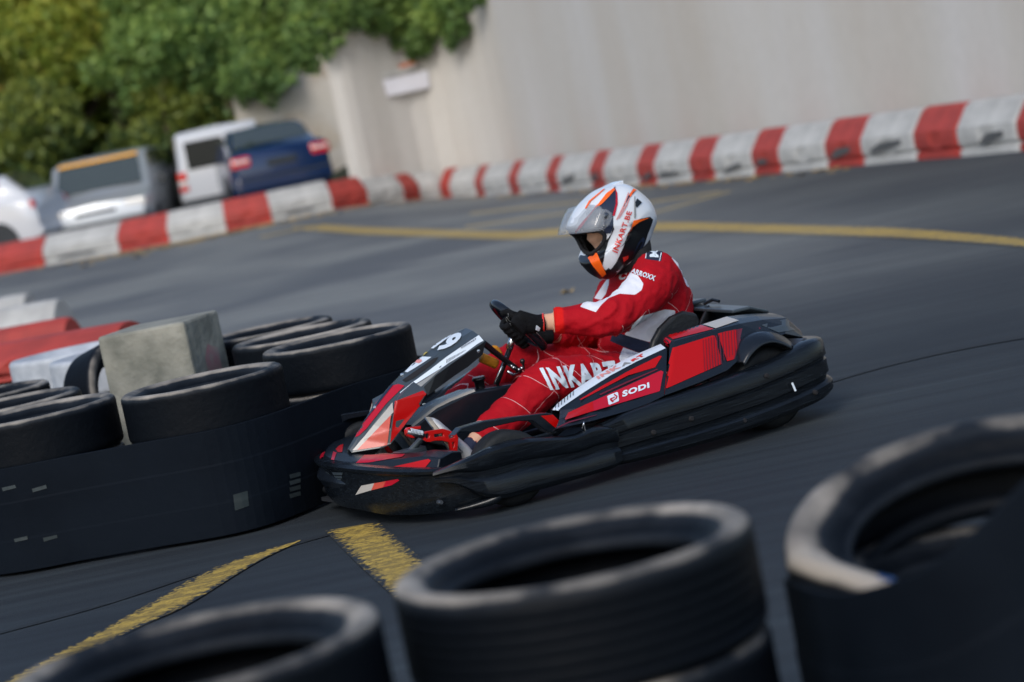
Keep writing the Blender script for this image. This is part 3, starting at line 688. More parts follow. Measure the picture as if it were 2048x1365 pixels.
# chest panels on the far side and the right sleeve
wm_ = np.where((yl < .02), np.maximum(wm_, sdist(PX, PY, Z7([(480, 1350), (600, 1170), (650, 1100), (640, 1200), (610, 1300), (560, 1365)]))), wm_)
navy = Z3b([(868, 1112), (905, 1083), (1060, 1128), (1225, 1178), (1240, 1260), (1140, 1245), (1040, 1205), (870, 1132)])
nm_ = np.where(side_ok, np.maximum(nm_, sdist(PX, PY, navy)), nm_)
epa = Z7([(1068, 700), (1210, 680), (1240, 760), (1215, 945), (1040, 920), (1066, 765)])
nm_ = np.where(cox[:, 2] > .55, np.maximum(nm_, sdist(PX, PY, epa)), nm_)
# skin: head and neck above the collar, wrists, ankles
sk = np.full(n, -20.0)
hp_ = (cox - np.array(HC)) @ np.array(hz); hr_ = np.linalg.norm(cox - np.array(HC), axis=1)
sk = np.where((hr_ < .175) & (np.abs(yl) < .105), np.maximum(sk, (hp_ + .125) * 600), sk)
dl = (cox - np.array(LEL)) @ np.array((LWR - LEL)) / (LWR - LEL).length_squared
sk = np.where(onlimb(LEL.lerp(LWR, .6), LH, .048) & (dl > .5), np.maximum(sk, (dl - .825) * 200), sk)
dr = (cox - np.array(REL)) @ np.array((RWR - REL)) / (RWR - REL).length_squared
sk = np.where(onlimb(REL.lerp(RWR, .6), RH, .048) & (dr > .5), np.maximum(sk, (dr - .87) * 200), sk)
for sg, kn, an in ((1, V((-.045, .205, .315)), V((.285, .21, .160))), (-1, V((-.12, -.205, .35)), V((.25, -.2, .20)))):
    dd = (cox - np.array(kn)) @ np.array(an - kn) / (an - kn).length_squared
    nm_ = np.where((dd > .9) & (np.sign(yl) == sg) & (cox[:, 0] > .05), (dd - .95) * 200, nm_)  # navy over the ankles: shade behind the fender put into the colour
    sk = np.where((dd > .5) & (dd < .95) & (np.sign(yl) == sg) & (cox[:, 0] > .05), np.maximum(sk, (dd - .885) * 200), sk)
for nm, arr in (('white', wm_), ('navy', nm_), ('skin', sk)):
    a = me.attributes.new('cut_' + nm, 'FLOAT', 'POINT'); a.data.foreach_set('value', np.clip(arr, -12, 12).astype(np.float32))
a = me.attributes.new('rest', 'FLOAT_VECTOR', 'POINT'); a.data.foreach_set('vector', cox.astype(np.float32).reshape(-1))
# cuffs of the left sleeve are brighter knit: use rest position along forearm
cf = np.where(arm_l & (dl > .6) & (dl < .9), (dl - .69) * 120, -12); a = me.attributes.new('cut_cuff', 'FLOAT', 'POINT'); a.data.foreach_set('value', np.clip(cf, -12, 12).astype(np.float32))
me.transform(wm(person).inverted())
ms = bpy.data.materials.new('racing_suit'); ms.use_nodes = True; N_ = ms.node_tree.nodes; L_ = ms.node_tree.links; B_ = N_['Principled BSDF']
def mixc(fac, a, b):
    x = N_.new('ShaderNodeMix'); x.data_type = 'RGBA'; L_.new(fac, x.inputs[0])
    for i, s in ((6, a), (7, b)):
        if isinstance(s, tuple): x.inputs[i].default_value = (*s, 1)
        else: L_.new(s, x.inputs[i])
    return x.outputs[2]
def attr(nm, w_=.35):
    a = N_.new('ShaderNodeAttribute'); a.attribute_name = nm; r = N_.new('ShaderNodeMapRange'); L_.new(a.outputs['Fac'], r.inputs[0])
    r.inputs[1].default_value = -w_; r.inputs[2].default_value = w_; return r.outputs[0]
def mth(op, a, b=None):
    x = N_.new('ShaderNodeMath'); x.operation = op
    for i, s in ((0, a), (1, b)):
        if s is None: continue
        if isinstance(s, (int, float)): x.inputs[i].default_value = s
        else: L_.new(s, x.inputs[i])
    return x.outputs[0]
ra = N_.new('ShaderNodeAttribute'); ra.attribute_name = 'rest'; se = N_.new('ShaderNodeSeparateXYZ'); L_.new(ra.outputs['Vector'], se.inputs[0])
nz = N_.new('ShaderNodeTexNoise'); nz.inputs['Scale'].default_value = 5; L_.new(ra.outputs['Vector'], nz.inputs[0])
wob = mth('MULTIPLY', nz.outputs[0], .05)
u1 = mth('ADD', mth('ADD', mth('MULTIPLY', se.outputs[0], .85), mth('MULTIPLY', se.outputs[2], -.75)), wob)
u2 = mth('ADD', mth('ADD', mth('MULTIPLY', se.outputs[0], .70), mth('MULTIPLY', se.outputs[2], .80)), mth('MULTIPLY', se.outputs[1], .5)); u2 = mth('ADD', u2, wob)
def line(u, per, off=0):
    f = mth('FRACT', mth('MULTIPLY', mth('ADD', u, off), 1 / per)); d = mth('ABSOLUTE', mth('SUBTRACT', f, .5)); return mth('LESS_THAN', d, .0011 / per)
q_ = mth('MAXIMUM', line(u1, .125, 3.02), line(u2, .13, 3.07))
leg = mth('LESS_THAN', mth('ADD', se.outputs[2], mth('MULTIPLY', se.outputs[0], .25)), .36)
arml = mth('GREATER_THAN', se.outputs[1], .12)
q_ = mth('MULTIPLY', q_, mth('MAXIMUM', leg, mth('MULTIPLY', line(u2, .26, 3.07), arml)))
n2 = N_.new('ShaderNodeTexNoise'); n2.inputs['Scale'].default_value = 22; n2.inputs['Detail'].default_value = 4; L_.new(ra.outputs['Vector'], n2.inputs[0])
redc = mixc(n2.outputs[0], (.30, .0015, .007), (.42, .002, .010))
c_ = mixc(attr('cut_cuff', 2), redc, (.56, .006, .004))
c_ = mixc(q_, c_, (.62, .35, .36))
c_ = mixc(attr('cut_white'), c_, (.66, .68, .74)); c_ = mixc(attr('cut_navy'), c_, (.018, .024, .05)); c_ = mixc(attr('cut_skin'), c_, (.58, .34, .23))
L_.new(c_, B_.inputs['Base Color']); B_.inputs['Roughness'].default_value = .8; B_.inputs['Specular IOR Level'].default_value = .2
n3 = N_.new('ShaderNodeTexNoise'); n3.inputs['Scale'].default_value = 34; n3.inputs['Detail'].default_value = 6; L_.new(ra.outputs['Vector'], n3.inputs[0])
bp = N_.new('ShaderNodeBump'); bp.inputs['Strength'].default_value = .7; bp.inputs['Distance'].default_value = .006
skf = mth('SUBTRACT', 1, attr('cut_skin')); L_.new(mth('MULTIPLY', n3.outputs[0], skf), bp.inputs['Height']); L_.new(bp.outputs[0], B_.inputs['Normal'])
me.materials.clear(); me.materials.append(ms)
TBD = bvh([body])
lettering('suit_lettering', 'INKART', (1079, 738), (1228, 723), (1236, 762), (1100, 781), TBD, M['white'], body, bold=.05, off=.004, space=1.16)
lettering('suit_lettering', 'ARROXX', (1266, 537), (1312, 553), (1308, 563), (1262, 546), TBD, M['white'], body, bold=.04, off=.002)
lettering('suit_lettering', 'M', (1316.5, 499), (1317, 516), (1299.5, 515), (1300.5, 499), TBD, M['white'], body, bold=.06, off=.002)
lettering('suit_lettering', 'C', (1242, 543), (1256, 545), (1250, 559), (1236, 561), TBD, M['white'], body, bold=.06, off=.002)
for pl in ([(1042, 915), (1066, 765), (1072, 765), (1050, 917)], [(1190, 945), (1232, 758), (1240, 760), (1198, 948)]): sticker('piping', Z7(pl), TBD, M['white'], body, off=.002)
# eyes, hair
for sg in (1, -1):
    mb = MB(); mb.lathe([(.0001, .0115), (.006, .0098), (.0105, .004), (.0115, 0), (.0105, -.004), (.006, -.0098), (.0001, -.0115)], (0, 0, 0), 'Z', 14); mb.xf(Matrix.Translation(H(.066, .030 * sg, .008))); pl_(mb, 'eye', M['helmwhite'], True, body)
hb = MB(); hb.grid([[H(.074 * math.cos(a) * (1 - .08 * abs(k)), .075 * math.sin(k), .05 + .025 * a) for k in (-1.2, -.8, -.4, 0, .4, .8, 1.2)] for a in (0, .4, .8, 1.2, 1.5)]); pl_(hb, 'hair', M['hair'], True, body)
# helmet
def hl(p): return KMI @ (KM @ ky(p[0], p[1], 0))
out7 = [(205, 560), (262, 430), (335, 325), (410, 250), (500, 175), (610, 122), (700, 95), (790, 98), (880, 140), (955, 195), (1040, 275), (1095, 370), (1125, 470), (1115, 545), (1075, 640), (1040, 760), (985, 860), (880, 950), (790, 1030), (700, 1075), (625, 1140), (575, 1145), (480, 1100), (400, 1020), (372, 965), (420, 900), (470, 850), (380, 800), (300, 720), (235, 640)]
out7[25:] = [(415, 905), (420, 860), (380, 760), (310, 680), (240, 620)]
HO = [ky(*Z7([p])[0], 0) for p in out7]; HC2 = ky(*Z7([(700, 580)])[0], 0)
ol = catmull(HO, 6, closed=True); rows = []; PH = [R(a) for a in (-90, -84, -77, -70, -63, -56, -49, -42, -35, -28, -21, -14, -7, 0, 7, 14, 21, 28, 35, 42, 49, 56, 63, 70, 77, 84, 90)]
hv = []; hf = []; NP = len(PH)
for i, p in enumerate(ol):
    d = p - HC2
    fz = d.dot(hz) / .16; wd = .132 - .022 * max(0, -fz) ** 1.5
    for ph in PH:
        c_ = max(0, math.cos(ph)) ** .72; s_ = math.copysign(abs(math.sin(ph)) ** .9, ph)
        q = HC2 + V((d.x * .955, 0, d.z)) * c_ + V((0, wd * s_, 0)); hv.append(q)
NO = len(ol)
# the face opening, in helmet coordinates
def inopen(q):
    d = q - HC2; a = d.dot(hx); c = d.dot(hz); p_ = proj(KM @ V((q.x, abs(q.y), q.z)))
    X7, Y7 = (p_[0] - 1100) * 5.46, (p_[1] - 350) * 5.46
    return X7 < 600 and sdist([X7], [Y7], [(150, 640), (300, 630), (540, 600), (640, 640), (655, 690), (560, 780), (415, 905), (330, 930), (150, 900)])[0] > 0 and a > .04
for i in range(NO):
    j = (i + 1) % NO
    for k in range(NP - 1):
        f = (i * NP + k, i * NP + k + 1, j * NP + k + 1, j * NP + k); c = sum((hv[t] for t in f), V((0, 0, 0))) / 4
        if not inopen(c): hf.append(f)
hm = MB(); hm.add(hv, hf); hme = hm.mesh('helmet'); bm = bmesh.new(); bm.from_mesh(hme); bmesh.ops.remove_doubles(bm, verts=bm.verts, dist=.0008); bmesh.ops.recalc_face_normals(bm, faces=bm.faces); bm.to_mesh(hme); bm.free()
hme.materials.append(M['helmwhite']); hme.materials.append(M['helmblack'])
CHN = [(250, 900), (372, 870), (420, 880), (480, 830), (520, 960), (560, 1090), (600, 1130), (600, 1180), (470, 1160), (250, 1100)]
for f_ in hme.polygons:
    c = f_.center; p_ = proj(KM @ V((c.x, abs(c.y), c.z))); X7, Y7 = (p_[0] - 1100) * 5.46, (p_[1] - 350) * 5.46
    if sdist([X7], [Y7], CHN)[0] > 0 or ((c - HC2).dot(hz) < -.02 and (c - HC2).dot(hx) > .055 and abs(c.y) < .07): f_.material_index = 1
hme.transform(KM); helmet = link('helmet', hme, None, person, True, world=True); helmet['label'] = 'white helmet with orange, navy and black graphics'
s_ = helmet.modifiers.new('s', 'SOLIDIFY'); s_.thickness = .02; s_.offset = -1

bm = bmesh.new(); bm.from_mesh(hme); be = [e_ for e_ in bm.edges if e_.is_boundary]; adj = {}
for e_ in be:
    a_, b_3 = e_.verts; adj.setdefault(a_, []).append(b_3); adj.setdefault(b_3, []).append(a_)
loop = []
if be:
    st_ = be[0].verts[0]; pv = None; cur = st_
    while True:
        loop.append(cur.co.copy()); nx_ = [q for q in adj[cur] if q is not pv]
        if not nx_: break
        pv, cur = cur, nx_[0]
        if cur is st_ or len(loop) > 2000: break
bm.free()
for _ in range(14): loop = [(loop[i - 1] + loop[i] * 2 + loop[(i + 1) % len(loop)]) / 4 for i in range(len(loop))]
trim = MB().tube(loop[::2], .0075, 8, closed=True); link('opening_trim', trim.mesh(), M['lining'], helmet, True)
helmet.data.materials.append(M['lining']); s_.material_offset = 2; s_.material_offset_rim = 2; subsurf(helmet, 1)
TH = bvh([helmet])
hs = lambda pl, m, nm='helmet_graphic', **k: sticker(nm, Z7(pl), TH, M[m], helmet, **k)
hs([(640, 1065), (720, 960), (800, 790), (850, 640), (890, 578), (918, 500), (1000, 478), (1090, 458), (1122, 490), (1105, 550), (1065, 650), (1030, 760), (980, 855), (870, 950), (780, 1025), (700, 1070)], 'helmblack')
hs([(885, 580), (912, 498), (1082, 468), (960, 520)], 'orange', off=.003)
hs([(840, 660), (885, 580), (905, 510), (912, 498), (905, 545), (870, 640), (845, 690)], 'orange', off=.003)
hs([(300, 960), (330, 880), (420, 885), (510, 830), (600, 740), (665, 650), (690, 560), (700, 590), (640, 720), (600, 860), (572, 990), (618, 1080), (640, 1110), (600, 1170), (470, 1130), (340, 1040)], 'helmblack')
hs([(418, 912), (508, 832), (545, 920), (615, 1078), (572, 1112), (480, 1000)], 'orange', off=.003)
hs([(400, 610), (300, 640), (395, 480), (500, 370), (610, 235), (712, 130), (730, 230), (722, 330), (690, 440), (690, 560), (660, 640), (560, 640)], 'navy')
hs([(478, 375), (560, 330), (640, 250), (712, 168), (700, 150), (620, 205), (530, 320), (500, 345)], 'orange', off=.003)
hs([(712, 150), (735, 205), (738, 320), (705, 450), (680, 450), (716, 320), (718, 200)], 'crimson', off=.003)
hs([(275, 610), (340, 540), (480, 380), (500, 375), (360, 560), (290, 625)], 'crimson', off=.004)
hs([(385, 370), (430, 290), (590, 160), (600, 165), (450, 295), (400, 375)], 'orange', off=.003)

hs([(720, 490), (800, 330), (850, 200), (862, 200), (815, 340), (730, 495)], 'inkpale', off=.003)
hs([(745, 480), (830, 330), (868, 230), (876, 235), (840, 340), (755, 480)], 'inkpale', off=.003)
hs([(795, 350), (850, 240), (905, 160), (940, 170), (900, 215), (850, 270), (810, 340)], 'navy', off=.003)
hs([(860, 230), (905, 158), (940, 172), (900, 205), (875, 250)], 'orange', off=.004)
hs([(917, 322), (948, 262), (1000, 305), (945, 362)], 'helmblack', 'air_vent', off=.003)
hs([(918, 235), (925, 237), (935, 440), (925, 480), (915, 470)], 'grey', off=.003)
hs([(900, 880), (960, 740), (1010, 680), (1035, 700), (1020, 770), (985, 810), (970, 800), (1010, 735), (985, 730), (940, 810)], 'navy', off=.003)
hs([(790, 900), (850, 880), (850, 910), (800, 950)], 'inkred', off=.003)
T7 = lambda a: tuple(Z7([a])[0])
lettering('lettering', 'INKART.BE', T7((678, 830)), T7((838, 395)), T7((893, 408)), T7((735, 855)), TH, M['inkred'], helmet, bold=.02, off=.003)
# crest fin along the top
cr = [(330, 335), (430, 240), (540, 155), (650, 90), (745, 50), (752, 100), (700, 130), (560, 190), (430, 290)]
P = [ky(*Z7([p])[0], 0) for p in cr]; n_ = len(P); tri = tessellate_polygon([[V((p.x, p.z, 0)) for p in P]])
mb = MB(); mb.add([V((p.x, .034, p.z - .006)) for p in P] + [V((p.x, -.034, p.z - .006)) for p in P], [tuple(t) for t in tri] + [tuple(i + n_ for i in reversed(t)) for t in tri] + [(i, (i + 1) % n_, n_ + (i + 1) % n_, n_ + i) for i in range(n_)])
bevel(pl_(mb, 'helmet_peak', M['helmwhite'], False, helmet), .008, 3)
# neck collar of the helmet (padding) and suit collar
mb = MB(); nb_ = ky(*Z7([(900, 900)])[0], 0)
mb.tube([H(-.03, 0, -.13), V((-.60, 0, .655)), V((-.61, 0, .61))], [(.098, .088), (.100, .090), (.105, .10)], 24, side=Yx); pl_(mb, 'collar', M['lining'], True)
# visor, raised
rows = []
tf, bf_, mid = ky(*Z7([(262, 352)])[0], 0) + V((-.035, 0, 0)), ky(*Z7([(98, 655)])[0], 0) + V((-.035, 0, -.005)), None
PV = ky(*Z7([(600, 450)])[0], .137); up7 = ky(*Z7([(570, 385)])[0], .137); lo7 = ky(*Z7([(545, 612)])[0], .13)
for ph in [R(a) for a in range(-96, 97, 8)]:
    c_ = math.cos(ph); s_ = math.sin(ph); k = max(0, c_) ** .75
    t_ = V((up7.x, 0, up7.z)).lerp(tf, k); b_ = V((lo7.x, 0, lo7.z)).lerp(bf_, k); y = .137 * math.copysign(abs(s_) ** .85, s_)
    if c_ < 0: t_.x -= .03 * -c_ * 4; b_.x -= .03 * -c_ * 4
    mdl = t_.lerp(b_, .5) + (t_ - b_).cross(Yx).normalized() * (-.012 * k)
    rows.append([V((t_.x, y, t_.z)), V((mdl.x, y, mdl.z)), V((b_.x, y, b_.z))])
vo = pl_(MB().grid(rows), 'visor', M['visor'], True, helmet); subsurf(vo, 1); s_ = vo.modifiers.new('s', 'SOLIDIFY'); s_.thickness = .0025
ear = [(400, 410), (520, 384), (620, 392), (672, 430), (676, 480), (640, 550), (560, 605), (440, 622), (330, 625), (420, 520)]
sticker('visor_plate', Z7(ear), TH, M['visor'], helmet, off=.009)
hh = TH.ray_cast(CAMP, ray(*Z7([(600, 450)])[0]))[0]
if hh: pl_(MB().lathe([(.0001, .003), (.010, .003), (.012, 0), (.012, -.008)], (KMI @ hh) + V((0, .01, 0)), 'Y', 18), 'visor_pivot', M['darksteel'], True, helmet)
# gloves: a fist closed round the rim, five separate fingers
def glove(center, wrist, rim_dir, out_dir, nm):
    rim_dir = rim_dir.normalized(); fwd = (center - wrist).normalized(); out_dir = (out_dir - rim_dir * out_dir.dot(rim_dir)).normalized(); f2 = rim_dir.cross(out_dir); 
    if f2.dot(fwd) < 0: f2 = -f2
    g = MB()
    kn = []
    for i in range(4):
        off = (1.5 - i) * .0195; L = (.95, 1.0, .96, .82)[i]; c = center + rim_dir * off
        # angles round the rim: start on the outside, sweep over the front to the inside
        path = []
        for a in (30, 62, 95, 128, 165, 200, 232):
            rr = .027 if a < 100 else .0265
            path.append(c + out_dir * (rr * math.cos(R(a))) * 1.0 + f2 * (rr * math.sin(R(a))) * L)
        g.tube(path, [.0125, .0125, .0118, .0112, .0105, .0095, .0075], 12, side=rim_dir); kn.append(path[0])
    pc = center + out_dir * .030 - f2 * .012
    g.tube([wrist - fwd * .018, wrist, wrist.lerp(pc, .35), pc - f2 * .015, pc + f2 * .020], [(.029, .033), (.029, .033), (.034, .029), (.043, .021), (.041, .015)], 18, side=rim_dir)
    th = [wrist.lerp(pc, .45) + rim_dir * .02 , center + rim_dir * .042 + out_dir * .015 - f2 * .022, center + rim_dir * .052 - out_dir * .006 - f2 * .026, center + rim_dir * .058 - out_dir * .024 - f2 * .012]
    g.tube(th, [.017, .0145, .013, .009], 12)
    gm_ = g.mesh(nm); gm_ = remesh(gm_, .0028, 2, .5); gm_.transform(KM); o = link(nm, gm_, M['glove'], person, True, world=True); return o
gl = glove(LH + V((.0, -.012, 0)), LWR + V((.012, 0, 0)), d1 + V((0, .12, 0)), V((-.05, 1, 0)), 'glove')
glr = glove(RH, RWR + V((.01, 0, 0)), d1, V((-.05, -1, 0)), 'glove')
mb = MB(); ax = (LWR - LEL).normalized(); mb.tube([LWR - ax * .008, LWR - ax * .002], [(.031, .036), (.031, .036)], 20, side=d1); pl_(mb, 'glove_cuff', M['inkred'], True, gl)
TG = bvh([gl])
for a, b in [((398, 378), (438, 440)), ((438, 440), (420, 395)), ((432, 375), (470, 430)), ((455, 320), (470, 400)), ((470, 420), (482, 490)), ((425, 385), (450, 370))]:
    (x0, y0), (x1, y1) = Z4([a])[0], Z4([b])[0]; dx, dy = x1 - x0, y1 - y0; l_ = math.hypot(dx, dy); nx, ny = -dy / l_ * .4, dx / l_ * .4
    sticker('glove_print', [(x0 + nx, y0 + ny), (x1 + nx, y1 + ny), (x1 - nx, y1 - ny), (x0 - nx, y0 - ny)], TG, M['grey'], gl, off=.002)
sticker('tag', Z4([(832, 480), (888, 515), (870, 555), (820, 540)]), bvh([body, gl]), M['white'], gl, off=.004)
# shoes
def shoe(toe, heel, ball_dir, y, sg):
    ln = (toe - heel); L = ln.length; f = ln.normalized(); sole_n = ball_dir.normalized(); side = f.cross(sole_n).normalized()
    rs_s = []; rs_u = []; rs_b = []
    for t, hw, hh in [(0, .022, .040), (.06, .032, .055), (.2, .036, .07), (.4, .034, .066), (.6, .040, .05), (.8, .046, .036), (.93, .036, .028), (1, .018, .018)]:
        c = heel + ln * t; n_ = 14
        def ring(w_, h0, h1): return [c + side * (w_ * math.cos(2 * math.pi * k / n_)) - sole_n * (h0 + (h1 - h0) * (.5 + .5 * math.sin(2 * math.pi * k / n_))) for k in range(n_)]
        rs_u.append([c + side * (hw * .95 * math.copysign(abs(math.cos(2 * math.pi * k / n_)) ** .7, math.cos(2 * math.pi * k / n_))) - sole_n * (.018 + hh * (.5 + .5 * math.sin(2 * math.pi * k / n_))) for k in range(n_)])
        sq = lambda v: math.copysign(abs(v) ** .45, v)
        rs_s.append([c + side * ((hw + .003) * sq(math.cos(2 * math.pi * k / n_))) - sole_n * (.004 + .022 * (.5 + .5 * sq(math.sin(2 * math.pi * k / n_)))) for k in range(n_)])
        rs_b.append([c + side * ((hw + .001) * sq(math.cos(2 * math.pi * k / n_))) - sole_n * (.0 + .006 * (.5 + .5 * sq(math.sin(2 * math.pi * k / n_)))) for k in range(n_)])
    u = pl_(MB().rings(rs_u), 'shoe', M['shoewhite'], True); 
    bevel(pl_(MB().rings(rs_s), 'sole', M['sole'], False, u), .003); bevel(pl_(MB().rings(rs_b), 'outsole', M['solebot'], False, u), .002)
    lc = MB()
    for t in (.42, .5, .58, .66):
        c = heel + ln * t - sole_n * (.018 + .06 * (1.25 - t)); lc.tube([c + side * .024 + sole_n * .006, c - sole_n * .003, c - side * .024 + sole_n * .006], .003, 6)
    pl_(lc, 'laces', M['helmwhite'], True, u); return u
ls = shoe(ky(850, 838, .235), ky(915, 925, .215), V((.95, -.20, .28)), .22, 1)
TS = bvh([ls])
for pl in ([(1092, 855), (1130, 858), (1125, 868), (1100, 868), (1105, 890), (1095, 885)], [(1190, 880), (1235, 885), (1233, 893), (1188, 889)], [(1188, 905), (1232, 910), (1230, 918), (1186, 913)], [(1000, 800), (1015, 830), (1050, 860), (1045, 868), (1005, 840)], [(1320, 900), (1380, 980), (1420, 1010), (1410, 1018), (1370, 990), (1312, 908)], [(1280, 1060), (1420, 1020), (1420, 1028), (1282, 1070)]):
    sticker('shoe_stitching', Z3(pl), TS, M['navy'], ls, off=.001)
shoe(V((.395, -.21, .27)), V((.30, -.205, .10)), V((.88, 0, .40)), -.2, -1)
# ================================================================== ground
def sst(a, b, x):
    t = min(1, max(0, (x - a) / (b - a))); return t * t * (3 - 2 * t)
def hgt(x, y):
    return .30 * sst(.2, -2.6, x) * sst(24, 37, y) + .17 * sst(39.6, 41.0, y) * sst(1, -2, x)
def gnd(px, py, add=0.0):
    d = ray(px, py); t0, t1 = 2.0, 90.0
    f = lambda t: (CAMP + d * t).z - hgt((CAMP + d * t).x, (CAMP + d * t).y) - add
    a = t0
    while a < t1 and f(a) > 0: a += .25
    lo, hi = a - .25, a
    for _ in range(30):
        m_ = (lo + hi) / 2
        if f(m_) > 0: lo = m_
        else: hi = m_
    p = CAMP + d * hi; return V((p.x, p.y, hgt(p.x, p.y) + add))
asp = bpy.data.materials.new('asphalt'); asp.use_nodes = True
def asphalt(m, paint=None):
    n = m.node_tree.nodes; l = m.node_tree.links; b = n['Principled BSDF']
    ge = n.new('ShaderNodeNewGeometry'); mp = n.new('ShaderNodeMapping'); mp.vector_type = 'POINT'; l.new(ge.outputs['Position'], mp.inputs[0])
    def no(s, d=4, vec=None):
        t = n.new('ShaderNodeTexNoise'); t.inputs['Scale'].default_value = s; t.inputs['Detail'].default_value = d; l.new(vec or ge.outputs['Position'], t.inputs[0]); return t.outputs[0]
    def ramp(f, p0, c0, p1, c1):
        r = n.new('ShaderNodeValToRGB'); l.new(f, r.inputs[0]); r.color_ramp.elements[0].position = p0; r.color_ramp.elements[1].position = p1
        r.color_ramp.elements[0].color = (*c0, 1); r.color_ramp.elements[1].color = (*c1, 1); return r.outputs[0]
    def mix(f, a, c, bt='MIX'):
        x = n.new('ShaderNodeMix'); x.data_type = 'RGBA'; x.blend_type = bt
        if isinstance(f, float): x.inputs[0].default_value = f
        else: l.new(f, x.inputs[0])
        for i, s in ((6, a), (7, c)):
            if isinstance(s, tuple): x.inputs[i].default_value = (*s, 1)
            else: l.new(s, x.inputs[i])
        return x.outputs[2]
    # grit, patches and rubber laid along the racing direction
    grit = ramp(no(260, 3), .3, (.012, .018, .024), .75, (.046, .059, .068))
    patch = ramp(no(.35, 5), .40, (.62, .64, .68), .60, (1.22, 1.20, 1.15))
    base = mix(1.0, grit, patch, 'MULTIPLY')
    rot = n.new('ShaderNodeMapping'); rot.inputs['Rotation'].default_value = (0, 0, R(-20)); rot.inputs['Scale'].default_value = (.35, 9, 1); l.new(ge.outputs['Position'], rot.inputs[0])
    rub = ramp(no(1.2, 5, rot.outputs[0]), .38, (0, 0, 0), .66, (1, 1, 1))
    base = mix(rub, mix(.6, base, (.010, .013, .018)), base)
    # worn pale asphalt on the inside of the bend, rubbered to the right; near lane's shade painted into the colour
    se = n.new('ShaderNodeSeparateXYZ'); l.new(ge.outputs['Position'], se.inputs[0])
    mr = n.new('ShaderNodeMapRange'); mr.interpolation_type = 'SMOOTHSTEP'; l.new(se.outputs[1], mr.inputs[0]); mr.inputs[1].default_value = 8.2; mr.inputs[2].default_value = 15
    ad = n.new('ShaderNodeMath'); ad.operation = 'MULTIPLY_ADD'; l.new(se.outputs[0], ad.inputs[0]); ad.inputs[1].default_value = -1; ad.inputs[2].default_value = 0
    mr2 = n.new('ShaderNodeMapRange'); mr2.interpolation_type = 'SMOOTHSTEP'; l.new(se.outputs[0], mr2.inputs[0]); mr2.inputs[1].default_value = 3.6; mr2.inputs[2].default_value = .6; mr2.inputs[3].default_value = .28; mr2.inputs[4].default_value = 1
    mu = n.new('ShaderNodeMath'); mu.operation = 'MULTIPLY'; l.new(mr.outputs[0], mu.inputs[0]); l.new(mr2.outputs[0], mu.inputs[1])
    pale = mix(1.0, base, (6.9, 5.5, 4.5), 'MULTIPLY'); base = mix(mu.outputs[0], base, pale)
    h = no(180, 2)
    if paint:
        wear = ramp(no(30, 5), .34, (0, 0, 0), .50, (1, 1, 1)); w2 = ramp(no(2.2, 4, rot.outputs[0]), .30, (.25, .25, .25), .55, (1, 1, 1))
        ww = n.new('ShaderNodeMath'); ww.operation = 'MULTIPLY'; l.new(wear, ww.inputs[0]); l.new(w2, ww.inputs[1])
        ea = n.new('ShaderNodeAttribute'); ea.attribute_name = 'edge'; en = n.new('ShaderNodeMath'); en.operation = 'MULTIPLY_ADD'; l.new(no(45, 5), en.inputs[0]); en.inputs[1].default_value = 1.1; en.inputs[2].default_value = -.62
        e2 = n.new('ShaderNodeMath'); e2.operation = 'ADD'; l.new(ea.outputs['Fac'], e2.inputs[0]); l.new(en.outputs[0], e2.inputs[1]); e3 = n.new('ShaderNodeMapRange'); l.new(e2.outputs[0], e3.inputs[0]); e3.inputs[1].default_value = 0; e3.inputs[2].default_value = .16; e3.inputs[4].default_value = .86
        w4 = n.new('ShaderNodeMath'); w4.operation = 'MAXIMUM'; l.new(ww.outputs[0], w4.inputs[0]); w4.inputs[1].default_value = .55 if paint[0] > .35 else .15
        w3 = n.new('ShaderNodeMath'); w3.operation = 'MULTIPLY'; l.new(w4.outputs[0], w3.inputs[0]); l.new(e3.outputs[0], w3.inputs[1])
        pc = ramp(no(90, 3), .3, tuple(c * .6 for c in paint), .7, paint); base = mix(w3.outputs[0], base, pc)
    l.new(base, b.inputs['Base Color']); b.inputs['Roughness'].default_value = .78; b.inputs['Specular IOR Level'].default_value = .35
    bp = n.new('ShaderNodeBump'); bp.inputs['Strength'].default_value = .5; bp.inputs['Distance'].default_value = .004; l.new(h, bp.inputs['Height']); l.new(bp.outputs[0], b.inputs['Normal'])
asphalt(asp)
gx = [-300, -60, -30] + [-20 + i * .8 for i in range(46)] + [30, 60, 300]; gy = [-30, 0, 10, 18] + [22 + i * .5 for i in range(50)] + [60, 120, 500]
gm = MB(); gm.grid([[V((x, y, hgt(x, y))) for x in gx] for y in gy])
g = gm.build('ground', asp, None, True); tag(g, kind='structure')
pm = bpy.data.materials.new('yellow_paint'); pm.use_nodes = True; asphalt(pm, (.62, .42, .08))
pm2 = bpy.data.materials.new('faded_paint'); pm2.use_nodes = True; asphalt(pm2, (.55, .42, .18))
